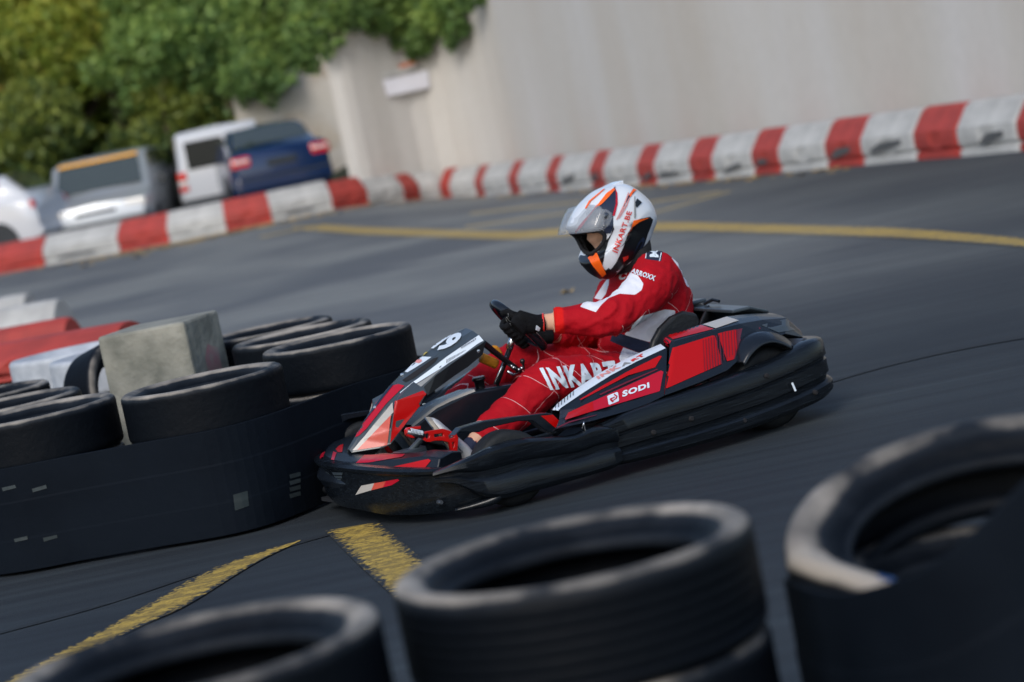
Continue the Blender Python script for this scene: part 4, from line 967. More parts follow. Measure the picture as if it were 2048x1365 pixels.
def marking(top, bot, m, h=.004):
    N = 24
    def res(pl):
        pl = catmull([(x, y, 0) for x, y in pl], 8); d = [0]
        for i in range(1, len(pl)): d.append(d[-1] + (pl[i] - pl[i - 1]).length)
        out = []; j = 0
        for k in range(N + 1):
            t = d[-1] * k / N
            while j < len(d) - 2 and d[j + 1] < t: j += 1
            f = (t - d[j]) / max(1e-6, d[j + 1] - d[j]); out.append(pl[j].lerp(pl[j + 1], f))
        return out
    a, b = res(top), res(bot)
    me_ = MB().grid([[gnd(p.x, p.y, h).lerp(gnd(q.x, q.y, h), t_ / 6) for t_ in range(7)] for p, q in zip(a, b)]).mesh('m', False)
    at = me_.attributes.new('edge', 'FLOAT', 'POINT'); at.data.foreach_set('value', [min(.5, min(i_, 6 - i_) / 5) if (i_ in (0, 6)) is False else 0.0 for _ in range(N + 1) for i_ in range(7)])
    if me_.polygons[0].normal.z < 0: me_.flip_normals()
    o = link('road_marking', me_, m); tag(o, kind='structure'); return o
marking([(585, 455), (630, 447), (700, 452), (850, 457), (1000, 461), (1060, 460), (1120, 455), (1320, 443), (1500, 446), (1650, 450), (1800, 455), (1900, 462), (2048, 476), (2150, 492)], [(585, 459), (630, 462), (700, 469), (850, 475), (1000, 481), (1060, 480), (1120, 475), (1320, 464), (1500, 467), (1650, 472), (1800, 477), (1900, 483), (2048, 495), (2150, 510)], pm)
marking([(650, 1062), (718, 1130), (795, 1200), (860, 1262)], [(757, 1044), (818, 1095), (882, 1150), (960, 1220)], pm)
marking([(601, 1080), (519, 1104), (410, 1143), (273, 1221), (156, 1284), (8, 1362), (-120, 1430)], [(601, 1082), (508, 1128), (375, 1210), (289, 1249), (176, 1304), (78, 1355), (-40, 1420)], pm, .0045)
for a, b in [((520, 472), (605, 455)), ((940, 425), (1160, 402)), ((1291, 403), (1440, 382)), ((1250, 440), (1460, 381)), ((930, 452), (1130, 425))]:
    marking([a, ((a[0] + b[0]) / 2, (a[1] + b[1]) / 2), b], [(a[0], a[1] + 5), ((a[0] + b[0]) / 2, (a[1] + b[1]) / 2 + 4.5), (b[0], b[1] + 4)], pm2, .005)
mk = bpy.data.materials.new('rubber_mark'); mk.use_nodes = True; asphalt(mk, (.018, .022, .026))
def skid(c, w0, w1, h=.003):
    n_ = len(c); o = marking([(x, y) for x, y in c], [(x + .1, y + w0 + (w1 - w0) * i / (n_ - 1)) for i, (x, y) in enumerate(c)], mk, h); o.name = 'tyre_mark'
skid([(-60, 1278), (200, 1208), (400, 1143), (600, 1083), (760, 1040)], 6, 4); skid([(2150, 655), (1950, 690), (1780, 728), (1620, 775)], 5, 3, .0032)
# ================================================================== barrier blocks
M['barwhite'] = mat('barrier_white', (.52, .52, .50), .6, col2=(.33, .33, .32), vscale=3.2, bump=.2, bscale=20)
M['barred'] = mat('barrier_red', (.44, .048, .034), .65, col2=(.28, .035, .028), vscale=3.5, bump=.2, bscale=20)
M['scuff'] = mat('scuff_rubber', (.05, .055, .06), .7, col2=(.10, .10, .10), vscale=12)
def blockmesh():
    pr = [(.0, .0), (.0, .055), (.035, .07), (.035, .085), (.012, .10), (.0, .12), (-.004, .20), (.004, .27), (.03, .31), (.14, .46), (.18, .488), (.22, .495), (.26, .488), (.30, .46), (.42, .30), (.44, .12), (.44, 0)]
    mb = MB(); rs = []
    for x, k in ((-.5, .965), (-.485, .99), (-.44, 1), (-.15, 1), (-.1, 1), (.1, 1), (.15, 1), (.44, 1), (.485, .99), (.5, .965)):
        rs.append([V((x, .22 + (y - .22) * k + (.018 if abs(x) < .12 and .11 < z < .25 and y < .02 else 0), z * (k if z > .1 else 1))) for y, z in pr])
    mb.rings(rs); return mb.mesh('barrier')
BM = {'red': blockmesh(), 'white': blockmesh()}
BM['red'].materials.append(M['barred']); BM['white'].materials.append(M['barwhite'])
sm_ = MB().add([(-.3, -.0065, .13), (.3, -.0065, .15), (.32, -.006, .21), (-.1, -.007, .235), (-.33, -.006, .18)], [(0, 1, 2, 3, 4)]).mesh('scuff'); sm_.materials.append(M['scuff'])
def block(col, a, b, label, group='red and white barrier blocks lining the track', z=None, scuff=False):
    o = bpy.data.objects.new('barrier_block', BM[col]); COL.objects.link(o); d = b - a
    c = (a + b) / 2; o.location = (c.x, c.y, min(a.z, b.z) if z is None else z); o.rotation_euler = (0, 0, math.atan2(d.y, d.x)); o.scale = (V((d.x, d.y, 0)).length * .985, 1, 1)
    tag(o, label, 'barrier', group)
    if scuff:
        s = bpy.data.objects.new('scuff_mark', sm_); COL.objects.link(s); s.parent = o
        s.location = (random.uniform(-.15, .12), 0, random.uniform(-.02, .03)); s.scale = (random.uniform(.35, 1.05), 1, random.uniform(.6, 1.05)); s.rotation_euler = (0, random.uniform(-.15, .1), 0)
    return o
bx = [-85, 90, 230, 330, 455, 545, 665, 740, 813, 845, 884, 902, 953, 968, 1021, 1038, 1098, 1116, 1186, 1209, 1281, 1311, 1386, 1427, 1511, 1557, 1658, 1723, 1838, 1915, 2044, 2130, 2270]
basep = [(-100, 565), (0, 548), (90, 532), (230, 508), (330, 490), (455, 463), (545, 445), (665, 421), (740, 409), (815, 401), (850, 397), (960, 392), (1030, 388), (1110, 383), (1190, 378), (1290, 371), (1400, 362), (1520, 350), (1660, 337), (1840, 321), (1930, 313), (2048, 303), (2160, 295), (2300, 286)]
def basey(x):
    for i in range(len(basep) - 1):
        if x <= basep[i + 1][0]:
            (x0, y0), (x1, y1) = basep[i], basep[i + 1]; return y0 + (y1 - y0) * (x - x0) / (x1 - x0)
bpnt = [gnd(x, basey(x)) for x in bx]
print('BP', [(round(p.x, 2), round(p.y, 2), round(p.z, 2)) for p in bpnt])
# smooth the ground track a little: measurement noise at this distance is large
sm = list(bpnt)
for it in range(3):
    sm = [sm[0]] + [V(((sm[i - 1].x * .0 + sm[i].x), (sm[i - 1].y + 2 * sm[i].y + sm[i + 1].y) / 4, 0)) for i in range(1, len(sm) - 1)] + [sm[-1]]
for i, p in enumerate(sm): p.z = hgt(p.x, p.y)
nb = {'red': 0, 'white': 0}; total = {'red': 16, 'white': 16}
where = {0: 'at the far left edge, in front of the white hatchback', 1: 'in front of the silver van, second from the left edge', 2: 'in front of the silver van', 3: 'between the silver van and the white van', 4: 'in front of the white van', 5: 'in front of the blue saloon', 6: 'where the plastered wall starts', 7: 'just right of the blue saloon'}
ordn = ['first', 'second', 'third', 'fourth', 'fifth', 'sixth', 'seventh', 'eighth', 'ninth', 'tenth', 'eleventh', 'twelfth', 'thirteenth', 'fourteenth', 'fifteenth', 'sixteenth']
for i in range(len(bx) - 1):
    col = 'red' if i % 2 == 0 else 'white'; k = nb[col]; nb[col] += 1
    if i < 8: lab = '%s barrier block %s' % (col, where[i])
    else: lab = '%s barrier block along the plastered wall, %s %s one right of the blue saloon' % (col, ordn[k - 4], col)
    block(col, sm[i], sm[i + 1], lab, scuff=(i > 16 and i % 3 != 1) or i in (1, 5))
# ================================================================== walls
M['plaster'] = bpy.data.materials.new('plaster'); M['plaster'].use_nodes = True
def plaster(m):
    n = m.node_tree.nodes; l = m.node_tree.links; b = n['Principled BSDF']; ge = n.new('ShaderNodeNewGeometry')
    mp = n.new('ShaderNodeMapping'); mp.inputs['Scale'].default_value = (1, 1, .22); l.new(ge.outputs['Position'], mp.inputs[0])
    t = n.new('ShaderNodeTexNoise'); t.inputs['Scale'].default_value = .55; t.inputs['Detail'].default_value = 5; l.new(mp.outputs[0], t.inputs[0])
    r = n.new('ShaderNodeValToRGB'); l.new(t.outputs[0], r.inputs[0]); e = r.color_ramp.elements
    e[0].position = .3; e[0].color = (.46, .425, .375, 1); e[1].position = .7; e[1].color = (.53, .52, .505, 1); x = e.new(.5); x.color = (.49, .47, .435, 1)
    t2 = n.new('ShaderNodeTexNoise'); t2.inputs['Scale'].default_value = 7; t2.inputs['Detail'].default_value = 8; l.new(ge.outputs['Position'], t2.inputs[0])
    mr = n.new('ShaderNodeMapRange'); l.new(t2.outputs[0], mr.inputs[0]); mr.inputs[3].default_value = .93; mr.inputs[4].default_value = 1.06
    mx = n.new('ShaderNodeMix'); mx.data_type = 'RGBA'; mx.blend_type = 'MULTIPLY'; mx.inputs[0].default_value = 1; l.new(r.outputs[0], mx.inputs[6]); l.new(mr.outputs[0], mx.inputs[7])
    l.new(mx.outputs[2], b.inputs['Base Color']); b.inputs['Roughness'].default_value = .9
    bp = n.new('ShaderNodeBump'); bp.inputs['Strength'].default_value = .2; bp.inputs['Distance'].default_value = .02; l.new(t2.outputs[0], bp.inputs['Height']); l.new(bp.outputs[0], b.inputs['Normal'])
plaster(M['plaster'])
wpts = [V((-2.15, sm[6].y + 1.6, 0))]
for i in range(8, len(sm), 2):
    a, b = sm[i - 1], sm[min(i + 1, len(sm) - 1)]; t = (b - a); t.z = 0; t.normalize(); nrm = V((-t.y, t.x, 0))
    if nrm.y < 0 and nrm.x < 0: nrm = -nrm
    wpts.append(sm[i] + nrm * .62)
wpts.append(wpts[-1] + (wpts[-1] - wpts[-2]) * 3)
wp = catmull([(p.x, p.y, 0) for p in wpts], 4)
wall = MB(); rs = []
for i, p in enumerate(wp):
    a = wp[max(0, i - 1)]; b = wp[min(len(wp) - 1, i + 1)]; t = (b - a).normalized(); nrm = V((-t.y, t.x, 0))
    rs.append([V((p.x, p.y, -.2)), V((p.x, p.y, 5.2)), V((p.x, p.y, 5.2)) + nrm * .35, V((p.x, p.y, -.2)) + nrm * .35])
wall.rings(rs); wo = tag(wall.build('plastered_wall', M['plaster'], None), 'tall pale plastered wall with faint vertical stains behind the curved barrier', 'wall')
cap = MB(); cap.rings([[v + V((0, 0, 0)) for v in [r[1] + V((0, 0, .003)) - (r[2] - r[1]).normalized() * .06, r[1] + V((0, 0, .12)) - (r[2] - r[1]).normalized() * .06, r[2] + V((0, 0, .12)) + (r[2] - r[1]).normalized() * .06, r[2] + V((0, 0, .003)) + (r[2] - r[1]).normalized() * .06]] for r in rs])
cap.build('coping', M['plaster'], wo)
M['brick'] = bpy.data.materials.new('rough_brick'); M['brick'].use_nodes = True
n = M['brick'].node_tree.nodes; l = M['brick'].node_tree.links; b_ = n['Principled BSDF']; tc = n.new('ShaderNodeTexCoord'); mp = n.new('ShaderNodeMapping'); mp.inputs['Rotation'].default_value = (R(90), 0, 0); l.new(tc.outputs['Object'], mp.inputs[0])
br = n.new('ShaderNodeTexBrick'); br.inputs['Scale'].default_value = 1.6; br.inputs['Color1'].default_value = (.42, .36, .28, 1); br.inputs['Color2'].default_value = (.30, .24, .18, 1); br.inputs['Mortar'].default_value = (.46, .43, .38, 1); l.new(mp.outputs[0], br.inputs[0])
t = n.new('ShaderNodeTexNoise'); t.inputs['Scale'].default_value = 1.1; t.inputs['Detail'].default_value = 6; l.new(tc.outputs['Object'], t.inputs[0]); r = n.new('ShaderNodeValToRGB'); r.color_ramp.elements[0].position = .45; r.color_ramp.elements[1].position = .55; l.new(t.outputs[0], r.inputs[0])
mx = n.new('ShaderNodeMix'); mx.data_type = 'RGBA'; l.new(r.outputs[0], mx.inputs[0]); l.new(br.outputs[0], mx.inputs[6]); mx.inputs[7].default_value = (.46, .43, .38, 1); l.new(mx.outputs[2], b_.inputs['Base Color']); b_.inputs['Roughness'].default_value = .9
w2 = MB(); A_ = V((-2.0, 46.6, 0)); D_ = V((-1, .05, 0)).normalized(); Nn = V((.05, 1, 0))
w2.rings([[A_ - V((0, 0, .2)), A_ + V((0, 0, 3.3)), A_ + V((0, 0, 3.3)) + Nn * .3, A_ + Nn * .3 - V((0, 0, .2))], [A_ + D_ * 2.6 - V((0, 0, .2)), A_ + D_ * 2.6 + V((0, 0, 2.8)), A_ + D_ * 2.6 + Nn * .3 + V((0, 0, 2.8)), A_ + D_ * 2.6 + Nn * .3 - V((0, 0, .2))]])
me2 = w2.mesh(); me2.transform(Matrix.Rotation(math.atan2(D_.y, D_.x), 4, 'Z').inverted() @ Matrix.Translation(-A_)); o = link('brick_wall', me2, M['brick']); o.location = A_; o.rotation_euler = (0, 0, math.atan2(D_.y, D_.x)); tag(o, 'crumbling old wall with bare bricks behind the blue saloon', 'wall')
TW = bvh([wo])
# banner and small sign on the wall
def onwall(px, py, off=.02):
    h = TW.ray_cast(CAMP, ray(px, py)); nrm = h[1] if h[1].y < 0 else -h[1]; return h[0] + nrm * off
def banner(name, corners, m, parent=None, off=.05, th=.02):
    P = [onwall(*c, off) for c in corners]; nrm = (P[1] - P[0]).cross(P[2] - P[0]).normalized()
    if nrm.y > 0: nrm = -nrm
    mb = MB().add(P + [p - nrm * th for p in P], [(0, 1, 2, 3), (7, 6, 5, 4), (0, 4, 5, 1), (1, 5, 6, 2), (2, 6, 7, 3), (3, 7, 4, 0)])
    return link(name, mb.mesh(), m, parent)
M['cloth'] = mat('banner_cloth', (.72, .72, .78), .7, var=.08, vscale=3); M['bannerred'] = mat('banner_red', (.45, .06, .06), .7); M['signorange'] = mat('sign_orange', (.55, .16, .07), .6)
bn = tag(banner('banner', [(762, 162), (858, 140), (862, 175), (772, 194)], M['cloth']), 'white cloth banner with small red marks hanging on the plastered wall', 'banner')
banner('banner_print', [(797, 163), (822, 157), (823, 165), (799, 171)], M['bannerred'], bn, .056, .003)
sg_ = tag(banner('wall_sign', [(762, 150), (834, 128), (836, 136), (764, 158)], M['barwhite'], None, .05), 'narrow pale board with an orange strip above the white banner', 'sign')
banner('sign_strip', [(794, 131), (830, 121), (832, 129), (797, 138)], M['signorange'], sg_, .06, .02)
# ================================================================== vegetation
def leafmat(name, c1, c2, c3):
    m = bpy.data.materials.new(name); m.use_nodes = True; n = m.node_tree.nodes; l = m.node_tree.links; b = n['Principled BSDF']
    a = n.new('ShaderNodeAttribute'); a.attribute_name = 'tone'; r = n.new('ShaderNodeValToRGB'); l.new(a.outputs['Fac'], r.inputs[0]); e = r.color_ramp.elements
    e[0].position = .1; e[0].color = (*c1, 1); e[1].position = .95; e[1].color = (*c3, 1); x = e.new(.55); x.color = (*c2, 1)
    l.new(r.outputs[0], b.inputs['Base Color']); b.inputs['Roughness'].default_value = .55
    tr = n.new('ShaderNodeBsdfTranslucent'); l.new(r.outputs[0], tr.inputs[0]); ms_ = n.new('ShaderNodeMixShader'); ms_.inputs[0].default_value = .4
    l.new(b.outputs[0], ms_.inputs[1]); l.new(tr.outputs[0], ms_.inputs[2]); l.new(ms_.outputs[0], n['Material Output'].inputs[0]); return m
LG = leafmat('leaves_green', (.04, .09, .026), (.15, .26, .07), (.36, .48, .12))
LY = leafmat('leaves_yellow', (.05, .09, .016), (.20, .28, .04), (.55, .56, .10))
LD = leafmat('leaves_dark', (.016, .038, .012), (.07, .12, .03), (.26, .30, .05))
LR = leafmat('leaves_autumn', (.03, .06, .012), (.12, .18, .03), (.42, .26, .05))
bark = mat('bark', (.09, .065, .045), .9, var=.5, vscale=9, bump=.8, bscale=14)
def leaves(clumps, per, size, seed):
    g_ = np.random.default_rng(seed); P = []; T = []
    for c, r, tone in clumps:
        k = int(per * (r[0] * r[1] * r[2]) ** .55); d = g_.normal(size=(k, 3)); d /= np.linalg.norm(d, axis=1)[:, None]
        rad = g_.uniform(.35, 1.05, k) ** .6; lump = 1 + .22 * np.sin(d[:, 0] * 7 + c[0] * 3) * np.cos(d[:, 2] * 6 + c[2])
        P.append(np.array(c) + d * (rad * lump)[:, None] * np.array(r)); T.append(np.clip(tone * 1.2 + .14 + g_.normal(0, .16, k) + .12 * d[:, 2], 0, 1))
    P = np.concatenate(P); T = np.concatenate(T); k = len(P)
    a = g_.normal(size=(k, 3)); a /= np.linalg.norm(a, axis=1)[:, None]; b = np.cross(a, g_.normal(size=(k, 3))); b /= np.linalg.norm(b, axis=1)[:, None]
    s = size * g_.uniform(.6, 1.4, k)[:, None]; v = np.stack([P - a * s, P + b * s * .45, P + a * s, P - b * s * .45], 1).reshape(-1, 3)
    me_ = bpy.data.meshes.new('leaves'); me_.vertices.add(k * 4); me_.vertices.foreach_set('co', v.reshape(-1).astype(np.float32)); me_.loops.add(k * 4); me_.loops.foreach_set('vertex_index', np.arange(k * 4, dtype=np.int32))
    me_.polygons.add(k); me_.polygons.foreach_set('loop_start', np.arange(0, k * 4, 4, dtype=np.int32)); me_.update(calc_edges=True)
    at = me_.attributes.new('tone', 'FLOAT', 'POINT'); at.data.foreach_set('value', np.repeat(T, 4).astype(np.float32)); return me_
def tree(name, x, y, h, rad, lm, label, seed, low=.25, per=900, size=.13, cat='tree'):
    g_ = random.Random(seed); z0 = hgt(x, y); e = empty(name, (x, y, z0)); tag(e, label, cat, None)
    cl = []; N = 12 if name != 'bush' else 8; ends = []
    for i in range(N):
        a = g_.uniform(0, 6.28); t = g_.uniform(0, 1); rr = rad * (1 - .55 * t) * g_.uniform(.3, .8); zc = h * (low + (1 - low) * (.1 + .8 * t))
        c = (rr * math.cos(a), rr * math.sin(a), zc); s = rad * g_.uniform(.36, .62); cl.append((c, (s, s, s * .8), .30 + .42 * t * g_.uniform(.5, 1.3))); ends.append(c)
    link('crown', leaves(cl, per, size, seed), lm, e)
    tb = MB(); tb.tube([(0, 0, -.1), (.03 * h, 0, h * .25), (0, .02 * h, h * .5), (.02 * h, 0, h * .8)], [.03 * h, .022 * h, .016 * h, .005 * h], 9)
    for c in ends[::2]: tb.tube([(.01 * h, .01 * h, h * (.25 + .3 * g_.random())), (c[0] * .5, c[1] * .5, c[2] * .8), c], [.010 * h, .006 * h, .002 * h], 6)
    link('trunk', tb.mesh(), bark, e, True); return e
trs = [('tree', -12.2, 48.0, 7.2, 2.4, LY, 'yellow-green tree at the left edge behind the white hatchback', 1), ('tree', -9.6, 50.0, 8.0, 2.6, LY, 'tall sunlit yellowish tree behind the silver van', 2),
       ('tree', -10.9, 46.2, 4.6, 2.0, LR, 'low tree with a few reddish leaves above the white hatchback', 3), ('tree', -7.3, 48.4, 7.6, 2.5, LY, 'light green tree rising behind the right half of the silver van', 4),
       ('tree', -5.2, 49.2, 8.2, 2.7, LG, 'large green tree above the white van roof', 5), ('bush', -8.4, 45.6, 3.4, 1.9, LD, 'dark bush directly behind the silver van roof', 6), ('bush', -6.0, 46.4, 3.2, 1.9, LD, 'dark bush filling the gap between silver van and white van', 7),
       ('tree', -4.9, 47.2, 7.0, 2.0, LG, 'green tree leaning over the crumbling brick wall', 8), ('bush', -12.0, 44.6, 2.8, 1.7, LD, 'dark bush at the left edge behind the white hatchback', 9), ('tree', -6.6, 52.5, 10.0, 3.0, LG, 'tallest dark green tree at the back of the bank', 10),
       ('tree', -11.5, 53.0, 10.5, 3.2, LY, 'tallest yellowish tree at the back left of the bank', 11)]
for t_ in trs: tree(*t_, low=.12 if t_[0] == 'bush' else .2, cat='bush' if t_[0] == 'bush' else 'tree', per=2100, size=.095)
# creeper hanging over the wall
def creeper(pxs, seed, label, m):
    cl = []; g_ = random.Random(seed)
    for px, py, r, tn in pxs:
        h = onwall(px, py, .25) if TW.ray_cast(CAMP, ray(px, py))[0] is not None else CAMP + ray(px, py) * 42
        cl.append((tuple(h), (r, r * .5, r * .85), tn))
    P0 = V(cl[0][0]); e = empty('creeper', (P0.x, P0.y, P0.z)); tag(e, label, 'creeper')
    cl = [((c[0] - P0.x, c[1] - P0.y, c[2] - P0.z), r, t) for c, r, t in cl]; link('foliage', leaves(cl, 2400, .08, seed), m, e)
    st = MB(); top = V((0, .35, 5.4 - P0.z))
    for c, r, t in cl[::2]: st.tube([top + V((c[0] * .6, 0, 0)), V(c).lerp(top, .4), V(c)], [.03, .02, .01], 6)
    link('stem', st.mesh(), bark, e, True)
creeper([(800, 20, .55, .45), (740, 45, .35, .35), (860, 60, .38, .35), (905, 25, .45, .55), (850, 95, .22, .25), (790, 80, .28, .3), (940, 55, .25, .2), (930, 0, .35, .35), (720, 0, .4, .4), (820, 110, .12, .3), (925, 85, .12, .2), (970, -10, .25, .2), (850, -30, .6, .5), (770, -40, .6, .5)], 21, 'dark green creeper hanging over the top of the plastered wall above the banner', LG)
creeper([(640, 60, .55, .4), (600, 105, .4, .35), (570, 60, .5, .5), (540, 120, .35, .4), (650, 0, .55, .4), (690, 40, .3, .25), (620, 130, .22, .3), (580, 0, .6, .5), (520, 60, .5, .5), (500, 140, .3, .3), (480, 0, .6, .5)], 22, 'green creeper over the left end of the wall above the blue saloon', LG)
hl_ = MB(); hl_.grid([[V((x, y, z + .8 * noise.noise(V((x * .3, y * .2, 2))))) for x in np.linspace(-40, 14, 40)] for y, z in ((45, .3), (48, .9), (51, 2.6), (55, 5.0), (60, 8), (70, 12))])
tag(hl_.build('hillside', mat('bank_earth', (.035, .040, .018), .95, col2=(.012, .02, .008), vscale=1.5, bump=.6, bscale=5), None, True), kind='structure')
# leaf litter and single fallen leaves
M['dryleaf'] = mat('dry_leaf', (.50, .34, .12), .8, var=.4, vscale=20)
lt = MB(); g_ = random.Random(4)
for i in range(900):
    px = g_.gauss(380, 130) if i % 3 else g_.uniform(-20, 1700); 
    if px < -90 or px > 2200: continue
    p = gnd(px, basey(px) + abs(g_.gauss(0, 3.5)) + .5, .006); a = g_.uniform(0, 6.28); s = g_.uniform(.035, .09)
    lt.add([p + V((s * math.cos(a), s * math.sin(a), .004)), p + V((-s * .5 * math.sin(a), s * .5 * math.cos(a), .012)), p - V((s * math.cos(a), s * math.sin(a), 0)), p + V((s * .5 * math.sin(a), -s * .5 * math.cos(a), .003))], [(0, 1, 2, 3)])
tag(lt.build('leaf_litter', M['dryleaf'], None), kind='stuff')
def leaf(px, py, s, label):
    p = gnd(px, py, .004); mb = MB(); pts = [(math.cos(a) * s * (1 - .25 * abs(math.sin(2 * a))), math.sin(a) * s * .45, .012 * math.cos(3 * a) + .014) for a in [i * math.pi / 8 for i in range(16)]]
    mb.add(pts + [(0, 0, .003)], [(i, (i + 1) % 16, 16) for i in range(16)]); o = mb.build('fallen_leaf', M['dryleaf'], None, True); o.location = p; o.rotation_euler = (0, 0, .3); tag(o, label, 'leaf', 'dry leaves lying on the asphalt')
leaf(1136, 586, .055, 'dry yellowish leaf on the asphalt just left of the driver'); leaf(124, 618, .06, 'pale dry leaf on the asphalt above the concrete block, at the left'); leaf(281, 513, .16, 'dry leaf just below the red block in front of the silver van'); leaf(175, 532, .14, 'dry leaf below the white block at the left edge')
# ================================================================== tyres
TYM = bpy.data.materials.new('used_tyre'); TYM.use_nodes = True; n = TYM.node_tree.nodes; l = TYM.node_tree.links; b_ = n['Principled BSDF']
a = n.new('ShaderNodeAttribute'); a.attribute_name = 'dust'; tc = n.new('ShaderNodeTexCoord'); oi = n.new('ShaderNodeObjectInfo')
vadd = n.new('ShaderNodeVectorMath'); l.new(tc.outputs['Object'], vadd.inputs[0]); l.new(oi.outputs['Location'], vadd.inputs[1])
t = n.new('ShaderNodeTexNoise'); t.inputs['Scale'].default_value = 9; t.inputs['Detail'].default_value = 7; l.new(vadd.outputs[0], t.inputs[0])
ad = n.new('ShaderNodeMath'); ad.operation = 'MULTIPLY_ADD'; l.new(t.outputs[0], ad.inputs[0]); ad.inputs[1].default_value = .8; ad.inputs[2].default_value = -.34
m1 = n.new('ShaderNodeMath'); m1.operation = 'ADD'; l.new(ad.outputs[0], m1.inputs[0]); l.new(a.outputs['Fac'], m1.inputs[1])
r = n.new('ShaderNodeValToRGB'); l.new(m1.outputs[0], r.inputs[0]); e = r.color_ramp.elements; e[0].position = .25; e[0].color = (.003, .0045, .007, 1); e[1].position = 1.05; e[1].color = (.34, .31, .27, 1); x = e.new(.62); x.color = (.015, .019, .025, 1); b_.inputs['Specular IOR Level'].default_value = .09
l.new(r.outputs[0], b_.inputs['Base Color']); b_.inputs['Roughness'].default_value = .55
tt = n.new('ShaderNodeTexNoise'); tt.inputs['Scale'].default_value = 40; tt.inputs['Detail'].default_value = 5; l.new(tc.outputs['Object'], tt.inputs[0]); bp = n.new('ShaderNodeBump'); bp.inputs['Strength'].default_value = .4; bp.inputs['Distance'].default_value = .006; l.new(tt.outputs[0], bp.inputs['Height']); l.new(bp.outputs[0], b_.inputs['Normal'])
def tyremesh(seed, tread=True):
    g_ = random.Random(seed); P = []
    top = [(.204, .034), (.202, .045), (.207, .051), (.214, .053), (.219, .056), (.229, .065), (.240, .076), (.245, .0755), (.249, .080), (.263, .0865), (.276, .0862), (.285, .081), (.2895, .072), (.2905, .060)]
    tr = []
    for z in (.052, .030, .010, -.010, -.030, -.052):
        tr += [(.291, z + .007), (.291, z - .006), (.2896, z - .0075), (.2896, z - .0095)] if tread else [(.290, z)]
    inner = [(.212, -.022), (.225, -.038), (.250, -.055), (.268, -.05), (.274, 0), (.268, .05), (.250, .055), (.225, .038), (.212, .022)]
    bot = [(r_, -z_) for r_, z_ in reversed(top)]
    prof = top + tr + bot + inner; n = 72; mb = MB(); mb.lathe(prof, (0, 0, 0), 'Z', n, True); me_ = mb.mesh('tyre')
    d = []; 
    for v in me_.vertices:
        r_ = math.hypot(v.co.x, v.co.y); an = math.atan2(v.co.y, v.co.x)
        k = 0
        if v.co.z > .03: k = min(1, max(0, (r_ - .215) / .035)) * min(1, max(0, (.293 - r_) / .006)) * (.74 + .12 * math.sin(an * 2 + seed)) + (.42 if r_ < .210 else .10 if r_ < .22 else 0)
        if r_ > .286 and abs(v.co.z) < .06: k = .04
        d.append(k)
        wv = 1 + .006 * math.sin(an * 2 + seed) ; v.co.x *= wv; v.co.y *= wv
    at = me_.attributes.new('dust', 'FLOAT', 'POINT'); at.data.foreach_set('value', d)
    for p in me_.polygons: p.use_smooth = True
    me_.materials.append(TYM); return me_
TMs = [tyremesh(1, False), tyremesh(2, False), tyremesh(5)]
def tyre(x, y, z, label, k=0, group='stacked car tyres edging the track', rot=(0, 0, 0), s=1):
    o = bpy.data.objects.new('tyre', TMs[k % 3]); COL.objects.link(o); o.location = (x, y, z); o.rotation_euler = rot; o.scale = s if isinstance(s, tuple) else (s, s, s); tag(o, label, 'tyre', group); return o
TH_ = .1765
def stack(x, y, desc, k=0, tilt=(0, 0), n_=3, s=1):
    for i in range(n_):
        tyre(x + .006 * math.sin(k * 3 + i), y + .006 * math.cos(k + i * 2), TH_ * (i + .5), ('%s tyre of the %s' % (['bottom', 'middle', 'top'][i if n_ == 3 else i + 1], desc)), k + i, rot=(tilt[0] if i == n_ - 1 else 0, tilt[1] if i == n_ - 1 else 0, k * 1.3 + i))
stack(.02, 3.60, 'foreground stack in the middle of the bottom edge', 0)
stack(-.565, 3.40, 'foreground stack at the lower left corner', 1)
tyre(.70, 3.72, TH_ * .5, 'bottom tyre of the foreground stack at the lower right, under the tipped tyre', 0)
tyre(.72, 3.72, .240, 'middle tyre of the foreground stack at the lower right, under the tipped tyre', 1, rot=(R(8.5), 0, 1.0))
TC = tyremesh(1, False)
dd_ = []
for i_, v in enumerate(TC.vertices):
    r_ = math.hypot(v.co.x, v.co.y); th_ = math.degrees(math.atan2(v.co.y, v.co.x)) % 360; dv = TC.attributes['dust'].data[i_].value
    if 176 <= th_ <= 256:
        f_ = .93 * (math.cos(R(36)) / math.cos(R(th_ - 216))) + .07; f_ = 1 - (1 - f_) * (1.0 if r_ > .25 else .80); v.co.x *= f_; v.co.y *= f_
        if v.co.z > .045 and r_ > .21: dv = min(1.05, dv + .35)
    dd_.append(dv)
TC.attributes['dust'].data.foreach_set('value', dd_); TC.update()
tcut = tyre(.735, 3.69, .350, 'top tyre of the lower right foreground stack, tipped towards the camera behind a rubber belt', 2, rot=(R(15.5), R(-2), 0), s=(1.25, 1.25, 1.05)); tcut.data = TC
sticker('paint_splash', [(1738, 1120), (1765, 1128), (1806, 1150), (1784, 1166), (1758, 1158)], bvh([tcut]), mat('blue_paint_splash', (.008, .05, .17), .6), tcut, off=.002)
stack(1.28, 3.95, 'foreground stack beyond the right edge', 4) if False else None
stack(-1.11, 8.02, 'stack before the concrete block, second from the kart nose', 2)
stack(-.66, 8.66, 'stack nearest the kart nose, right of the concrete block', 4)
stack(-1.73, 8.13, 'front stack at the left edge, left of the concrete block', 4)
stack(-.83, 9.27, 'stack just behind the one nearest the kart nose', 5)
stack(-1.04, 9.88, 'rearmost stack right of the concrete block', 6)
stack(-1.95, 8.74, 'second stack from the front at the left edge', 7)
stack(-2.22, 9.45, 'third stack from the front at the left edge', 8)
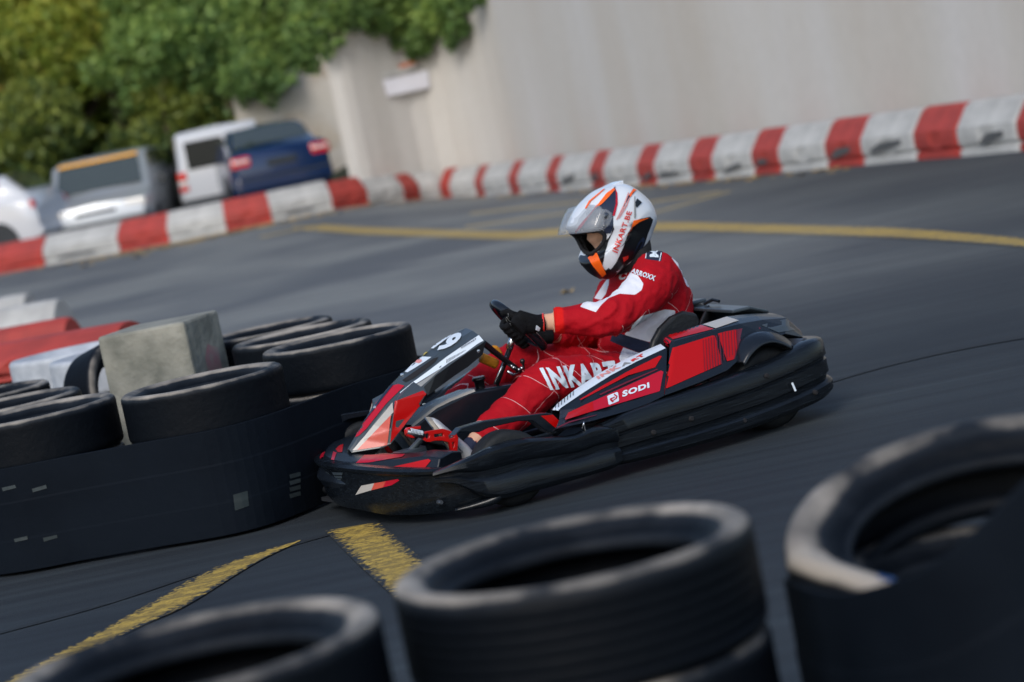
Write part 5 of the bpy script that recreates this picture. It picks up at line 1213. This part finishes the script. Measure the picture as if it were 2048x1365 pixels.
# tyres with white-painted tops
WT = TMs[0].copy(); WT.materials.clear(); WT.materials.append(mat('white_tyre_paint', (.50, .53, .57), .6, col2=(.32, .35, .39), vscale=9))
for x, y, lb in ((-2.14, 11.15, 'whitewashed tyre behind the stacks, beside the red barrier'), (-1.83, 10.55, 'whitewashed tyre partly hidden by the leaning black tyre')):
    for i in range(2): tyre(x, y, TH_ * (i + .5), '%s black tyre under the %s' % (['bottom', 'middle'][i], lb), i)
    o = tyre(x, y, TH_ * 2.5, lb, 0); o.data = WT
tyre(-1.70, 9.85, .32, 'black tyre leaning upright against the left side of the concrete block', 1, rot=(R(74), 0, R(62)))
# rubber belts round the stacks
M['belt'] = mat('belt_rubber', (.0025, .0045, .008), .7, col2=(.005, .008, .013), vscale=3, bump=.15, bscale=40, spec=.06)
def belt(path, ztop, zbot, label, th=.014, thick_t=None):
    P = catmull([(x, y, 0) for x, y in path], 6); Zt = catmull([(z, 0, 0) for z in ztop], 6); rs = []
    for i, p in enumerate(P):
        a = P[max(0, i - 1)]; b = P[min(len(P) - 1, i + 1)]; t = (b - a).normalized(); nn = V((t.y, -t.x, 0)); zt = Zt[i].x; z1 = zbot
        H_ = zt - z1
        rs.append([p + V((0, 0, z1)), p + nn * .003 + V((0, 0, z1 + H_ * .3)), p + nn * .002 + V((0, 0, z1 + H_ * .32)), p + nn * .003 + V((0, 0, z1 + H_ * .66)), p + nn * .001 + V((0, 0, z1 + H_ * .68)), p + V((0, 0, zt)), p - nn * th + V((0, 0, zt)), p - nn * th + V((0, 0, z1))])
    o = MB().rings(rs).build('rubber_belt', M['belt'], None, False); bevel(o, .003); tag(o, label, 'rubber belt'); return o
b1 = belt([(-2.6, 8.35), (-2.15, 8.0), (-1.85, 7.83), (-1.60, 7.80), (-1.35, 7.76), (-1.05, 7.71), (-.86, 7.84), (-.62, 8.24), (-.40, 8.46), (-.33, 8.70), (-.42, 9.0)], [.378] * 11, .012, 'wide black rubber belt wrapped round the left tyre stacks in front')
TB1 = bvh([b1]); M['chalk'] = mat('pale_scuffs', (.03, .045, .05), .7, var=.4, vscale=30); M['cyan'] = mat('teal_marks', (.007, .016, .019), .6)
for pl in ([(4, 976), (30, 970), (33, 976), (6, 983)], [(64, 978), (92, 970), (94, 977), (66, 985)]): sticker('painted_mark', pl, TB1, M['chalk'], b1)
for pl in ([(28, 1078), (55, 1072), (56, 1079), (30, 1085)], [(86, 1076), (114, 1070), (115, 1076), (88, 1084)]): sticker('painted_mark', pl, TB1, M['cyan'], b1)
for i in range(4): sticker('painted_mark', [(578, 950 + i * 13), (600, 944 + i * 13), (601, 952 + i * 13), (580, 958 + i * 13)], TB1, M['chalk'], b1)
sticker('painted_mark', [(466, 990), (495, 982), (498, 1012), (470, 1022)], TB1, M['cyan'], b1)
# foreground belt before the tipped tyre
CC = V((.74, 3.69)); bp_ = []; zt_ = []
for px, py in [(1600, 1175), (1660, 1190), (1720, 1183), (1790, 1163), (1850, 1138), (1920, 1088), (1985, 1028), (2048, 968), (2120, 900)]:
    d = ray(px, py); ox, oy = CAMP.x - CC.x, CAMP.y - CC.y; A2 = d.x ** 2 + d.y ** 2; B2 = 2 * (ox * d.x + oy * d.y); C2 = ox * ox + oy * oy - .385 ** 2; disc = B2 * B2 - 4 * A2 * C2
    if disc < 0: continue
    t_ = (-B2 - math.sqrt(disc)) / (2 * A2); q = CAMP + d * t_; bp_.append((q.x, q.y)); zt_.append(q.z)
print('belt', [(round(a, 2), round(b, 2)) for a, b in bp_], zt_)
if len(bp_) > 3:
    bp_ = [(CC.x - .375, CC.y + .06)] + bp_; zt_ = [zt_[0] - .02] + zt_
    belt(bp_, zt_, .01, 'black rubber belt curling up in front of the tipped tyre at the lower right')
# concrete block
M['concrete'] = mat('concrete', (.30, .295, .25), .9, col2=(.12, .125, .105), vscale=5, bump=.8, bscale=30)
cb = MB().box((0, 0, .335), (.39, .37, .67)); o = cb.build('concrete_block', M['concrete'], None); bevel(o, .012, 2); o.location = (-1.42, 9.42, 0); o.rotation_euler = (0, 0, R(-16)); tag(o, 'weathered square concrete block standing among the tyre stacks', 'block')
M['pinkp'] = mat('pink_paint', (.34, .14, .16), .8, col2=(.30, .25, .22), vscale=14)
pk = MB().add([(.1965, -.06, .30), (.1965, .08, .27), (.1965, .10, .52), (.1965, .0, .55), (.1965, -.05, .50)], [(0, 1, 2, 3, 4)]); pk.build('paint_stain', M['pinkp'], o)
# plastic barriers lying behind the stacks on the left
grp = 'plastic barriers behind the left tyre stacks'
def lbar(col, px, py, ztop, L, z, ang, label):
    e = ground(px, py, ztop); dv = V((-math.cos(ang), math.sin(ang), 0)); a = V((e.x, e.y, 0)) + dv * L; return block(col, a, V((e.x, e.y, 0)), label, grp, z)
o = lbar('red', 212, 655, .56, 1.1, TH_ * 2 + .01, R(25), 'nearest red plastic barrier resting on tyres at the left edge'); o.scale.z = .40
for i in range(3):
    c = V((o.location.x, o.location.y, 0)) + V((math.cos(o.rotation_euler.z), math.sin(o.rotation_euler.z), 0)) * (-.45 + i * .45)
    for k_ in range(2): tyre(c.x, c.y + .25, TH_ * (k_ + .5), '%s tyre %s beneath the nearest red plastic barrier' % (['lower', 'upper'][k_], ['at the left end', 'in the middle', 'at the right end'][i]), i)
lbar('red', 108, 640, .50, 1.1, 0, R(20), 'red plastic barrier behind the nearest red one')
lbar('white', 92, 602, .50, 1.1, 0, R(20), 'white plastic barrier standing behind the two red ones')
lbar('white', 32, 590, .50, 1.0, 0, R(20), 'farthest white plastic barrier at the left edge')
# ================================================================== parked cars
M['carsilver'] = mat('silver_paint', (.40, .43, .46), .3, metal=.3, coat=.6); M['carwhite'] = mat('white_paint', (.55, .57, .60), .3, coat=.6); M['carblue'] = mat('blue_paint', (.003, .018, .07), .22, coat=.6)
M['carglass'] = mat('car_glass', (.045, .055, .045), .08, spec=.9, coat=1); M['carplastic'] = mat('car_plastic', (.02, .025, .03), .5); M['taillight'] = mat('tail_light', (.55, .01, .015), .2, coat=.8); M['lamp'] = mat('lamp_glass', (.6, .6, .58), .12, coat=1)
M['plate'] = mat('number_plate', (.5, .48, .40), .5); M['carorange'] = mat('sun_strip', (.8, .38, .03), .4)
def car(name, loc, rz, label, cat, prof, W, m, roofw=.80, wheels=(.75, 3.2), wr=.30, front=None, rear=None, s=1, tail='wide'):
    """prof: (x from the front, lower z, belt z, roof z) stations; +x of the car runs to its rear, the front is at x=0"""
    e = empty(name, loc, rz); tag(e, label, cat); e.scale = s if isinstance(s, tuple) else (s, s, s); L = prof[-1][0]; rs = []
    def sec(x, zl, zb, zr):
        hw = W / 2 * (1 - .12 * max(0, 1 - x / .35) ** 2 - .10 * max(0, 1 - (L - x) / .30) ** 2); rw = hw * (roofw if zr > zb + .05 else .93)
        h = [(hw * .80, zl), (hw * .97, zl + .06), (hw, (zl + zb) / 2), (hw * .985, zb - .03), (hw * .95, zb), ((rw + hw * .95) / 2, (zb + zr) / 2), (rw, zr - .05), (rw * .90, zr - .01), (0, zr + (.02 if zr > zb + .05 else .03))]
        return [V((x, y, z)) for y, z in h] + [V((x, -y, z)) for y, z in reversed(h[:-1])]
    S = [sec(*p) for p in prof]; body = MB().rings(S).build('body', m, e, True); bm_ = body.modifiers.new('e', 'EDGE_SPLIT'); bm_.split_angle = R(38)
    def pt(i0, i1, t, k, o):       # point on the shell between stations
        a = S[i0][k].lerp(S[i1][k], t); return a + o
    n_ = len(S[0])
    def pane(nm, i0, i1, k0, k1, ins, off, mm=M['carglass']):
        q = [S[i0][k0], S[i1][k0], S[i1][k1], S[i0][k1]]; c = sum(q, V((0, 0, 0))) / 4; q = [c + (p - c) * ins for p in q]; nr_ = (q[1] - q[0]).cross(q[2] - q[0]).normalized(); 
        if nr_.dot(c - V((L / 2, 0, .9))) < 0: nr_ = -nr_
        off_ = nr_ * off; mb = MB().add([p + off_ for p in q] + [p - off_ for p in q], [(0, 1, 2, 3), (7, 6, 5, 4), (0, 4, 5, 1), (1, 5, 6, 2), (2, 6, 7, 3), (3, 7, 4, 0)]); return mb.build(nm, mm, e)
    # windscreen / rear window between belt edges of two stations
    def screen(nm, i0, i1, mm=M['carglass'], lo=.06, hi=.93, wk=.90):
        a, b = S[i0], S[i1]; kb_, kt = (4, 6)
        low, high = (a, b) if prof[i0][3] < prof[i1][3] else (b, a)
        zc = low[8]; q = []
        P_ = [V((low[8].x, y * .93 * wk, low[8].z)) for y in (low[4].y, 0, -low[4].y)], [V((high[8].x, y * wk, high[8].z)) for y in (high[7].y * 1.05, 0, -high[7].y * 1.05)]
        rows_ = []
        for t in (lo, .5, hi): rows_.append([P_[0][j].lerp(P_[1][j], t) for j in range(3)])
        nr_ = (P_[1][1] - P_[0][1]).cross(V((0, 1, 0))).normalized(); nr_ = nr_ if nr_.z > 0 else -nr_
        mb = MB().grid([[p + nr_ * (.022 if j == 1 else .018) for j, p in enumerate(r_)] for r_ in rows_]); o = mb.build(nm, mm, e); s_ = o.modifiers.new('s', 'SOLIDIFY'); s_.thickness = .012; return o, rows_, nr_
    return e, S, pane, screen, sec, L
def finish(e, W, L, wheels, wr, m, z0=.0):
    for x in wheels:
        for y in (-1, 1):
            w_ = empty('wheel'); w_.parent = e; w_.location = (x, y * (W / 2 - .10), wr)
            tp = [(wr * .6, -.09), (wr * .95, -.09), (wr, -.06), (wr, .06), (wr * .95, .09), (wr * .6, .09)]; link('tyre', MB().lathe(tp, (0, 0, 0), 'Y', 28, True).mesh(), M['tyre'], w_, True)
            link('rim', MB().lathe([(.0001, .07 * y), (wr * .2, .08 * y), (wr * .25, .05 * y), (wr * .55, .04 * y), (wr * .6, .085 * y), (wr * .62, -.08 * y)], (0, 0, 0), 'Y', 20).mesh(), M['steel'], w_, True)
            ar = MB().lathe([(wr * 1.18, y * .005), (wr * 1.10, y * .0), (.0001, -y * .02)], (x, y * (W / 2 + .004), wr + .02), 'Y', 28); ar.v = [V((v.x, v.y, max(v.z, wr * .55))) for v in ar.v]; ar.build('wheel_arch', M['carplastic'], e)
def bar(nm, c, d, m, e, bw=.02):
    o = MB().box(c, d).build(nm, m, e); bevel(o, bw); return o
def at_ground(px, py, Y):
    d = ray(px, py); p = CAMP + d * (Y / d.y); return p
# silver van seen from the front
Yc = 41.3; p = at_ground(196, 460, Yc); e, S, pane, screen, sec, L = car('van', (p.x + .02, Yc, hgt(p.x, Yc) - .15), R(90), 'silver compact van with an orange sun strip, facing the track', 'van',
    [(0, .30, .62, .64), (.06, .22, .80, .84), (.45, .20, .93, .98), (.95, .20, 1.00, 1.05), (1.55, .20, 1.03, 1.72), (2.2, .20, 1.04, 1.80), (3.8, .20, 1.05, 1.80), (4.02, .30, 1.04, 1.66), (4.06, .32, 1.0, 1.30)], 1.66, M['carsilver'], .86, s=(1.0, 1.22, .95))
o, rws, nr_ = screen('windscreen', 3, 4)
q = rws[2]; mb = MB().grid([[q[j] + nr_ * .034 for j in range(3)], [rws[1][j].lerp(q[j], .80) + nr_ * .036 for j in range(3)]]); mb.build('sun_strip', M['carorange'], e)
for y in (-1, 1):
    for a_, b_2 in ((4, 5), (5, 6)): pane('side_window', a_, b_2, 5 if y > 0 else 11, 6 if y > 0 else 10, .84, .02)
    bar('headlight', (.10, y * .60, .74), (.14, .34, .20), M['lamp'], e, .04); bar('mirror', (1.28, y * .93, 1.10), (.10, .16, .20), M['carplastic'], e, .03)
bar('bumper', (-.02, 0, .42), (.20, 1.58, .24), M['carplastic'], e, .06); bar('grille', (.015, 0, .70), (.06, .62, .07), M['carplastic'], e); bar('lower_grille', (-.10, 0, .42), (.06, .9, .10), M['helmblack'], e); bar('number_plate', (-.135, 0, .36), (.02, .5, .11), M['plate'], e, .004)
bar('wiper', (1.02, -.2, 1.085), (.03, .6, .02), M['helmblack'], e, .005); finish(e, 1.66, L, (.78, 3.3), .30, M['carsilver'])
# white hatchback at the edge
Yc = 41.2; hx0 = -7.62; e, S, pane, screen, sec, L = car('car', (hx0 - 4.05 * math.cos(R(12)), Yc + 4.05 * math.sin(R(12)), hgt(-9, Yc) - .02), R(-12), 'white hatchback cut off by the left edge, its tail beside the silver van', 'car',
    [(0, .30, .58, .60), (.06, .22, .70, .74), (.5, .20, .84, .90), (1.05, .20, .92, .98), (1.75, .20, .96, 1.40), (2.2, .20, .97, 1.47), (3.35, .20, .98, 1.42), (3.72, .22, .97, 1.10), (3.85, .28, .9, .94), (3.88, .34, .7, .72)], 1.66, M['carwhite'], .80, s=1.05)
screen('windscreen', 3, 4); screen('rear_window', 6, 7)
for y in (-1, 1):
    for a_, b_2 in ((4, 5), (5, 6)): pane('side_window', a_, b_2, 5 if y > 0 else 11, 6 if y > 0 else 10, .86, .02)
    bar('tail_light', (3.76, y * .70, .86), (.20, .14, .18), M['taillight'], e, .04); bar('headlight', (.10, y * .60, .66), (.14, .32, .16), M['lamp'], e, .04); bar('mirror', (1.45, y * .90, 1.02), (.10, .16, .13), M['carwhite'], e, .03)
bar('bumper', (3.84, 0, .42), (.16, 1.50, .20), M['carwhite'], e, .06); finish(e, 1.66, L, (.72, 3.15), .30, M['carwhite'])
# white van seen from behind
glassd = mat('dark_car_glass', (.01, .013, .014), .25, spec=.3)
def rearwin(e, S, i, m, nm, y, z, w, h, x=None):
    o = bar(nm, (x, y, z), (.03, w, h), m, e, .012); return o
Yc = 42.6; p = at_ground(478, 420, Yc); e, S, pane, screen, sec, L = car('van', (p.x - .55, Yc + 4.0, hgt(p.x, Yc) - .12), R(-84), 'tall white van seen from behind, left of the blue saloon', 'van',
    [(0, .30, .62, .64), (.06, .22, .80, .84), (.5, .20, .95, 1.0), (.95, .20, 1.02, 1.07), (1.5, .20, 1.05, 1.70), (2.1, .20, 1.06, 1.80), (3.95, .20, 1.06, 1.80), (4.06, .24, 1.04, 1.72), (4.10, .30, 1.0, 1.50)], 1.72, M['carwhite'], .88, s=(1, 1.04, .98))
rearwin(e, S, 7, glassd, 'rear_window', .02, 1.34, 1.24, .52, 4.10)
for y in (-1, 1):
    bar('tail_light', (4.06, y * .74, .98), (.12, .17, .16), M['taillight'], e, .02); bar('reversing_light', (4.06, y * .74, .85), (.12, .16, .09), M['lamp'], e, .02); bar('lower_light', (4.06, y * .74, .74), (.12, .17, .10), M['taillight'], e, .02)
    for a_, b_2 in ((4, 5), (5, 6)): pane('side_window', a_, b_2, 5 if y > 0 else 11, 6 if y > 0 else 10, .84, .02)
    bar('mirror', (1.25, y * .97, 1.15), (.10, .18, .22), M['carplastic'], e, .03)
bar('bumper', (4.08, 0, .42), (.16, 1.64, .22), M['carplastic'], e, .05); finish(e, 1.72, L, (.78, 3.4), .31, M['carwhite'])
# blue saloon seen from behind
Yc = 40.9; p = at_ground(572, 400, Yc); e, S, pane, screen, sec, L = car('car', (p.x - 1.0, Yc + 4.15, hgt(p.x, Yc)), R(-76), 'dark blue saloon seen from behind, parked against the wall', 'car',
    [(0, .30, .56, .58), (.06, .22, .70, .73), (.6, .20, .82, .87), (1.2, .20, .90, .95), (1.85, .20, .94, 1.36), (2.4, .20, .95, 1.42), (3.1, .20, .96, 1.36), (3.62, .20, .97, 1.03), (4.1, .22, .95, 1.00), (4.2, .25, .90, .93), (4.24, .32, .78, .80)], 1.72, M['carblue'], .76, s=1.06)
screen('rear_window', 6, 7)
for y in (-1, 1):
    bar('tail_light', (4.17, y * .68, .82), (.16, .34, .20), M['taillight'], e, .04); bar('reversing_light', (4.21, y * .68, .84), (.10, .28, .065), M['lamp'], e, .02)
    for a_, b_2 in ((4, 5), (5, 6)): pane('side_window', a_, b_2, 5 if y > 0 else 11, 6 if y > 0 else 10, .84, .02)
    bar('mirror', (1.7, y * .92, 1.0), (.10, .16, .13), M['carblue'], e, .03); bar('exhaust', (4.2, .5, .24), (.12, .06, .06), M['steel'], e) if y > 0 else None
bar('bumper', (4.20, 0, .44), (.18, 1.64, .26), M['carblue'], e, .06); bar('bumper_trim', (4.28, 0, .52), (.035, 1.56, .04), M['carplastic'], e, .01); bar('number_plate', (4.24, 0, .74), (.03, .5, .11), M['carplastic'], e, .004); finish(e, 1.72, L, (.85, 3.3), .30, M['carblue'])
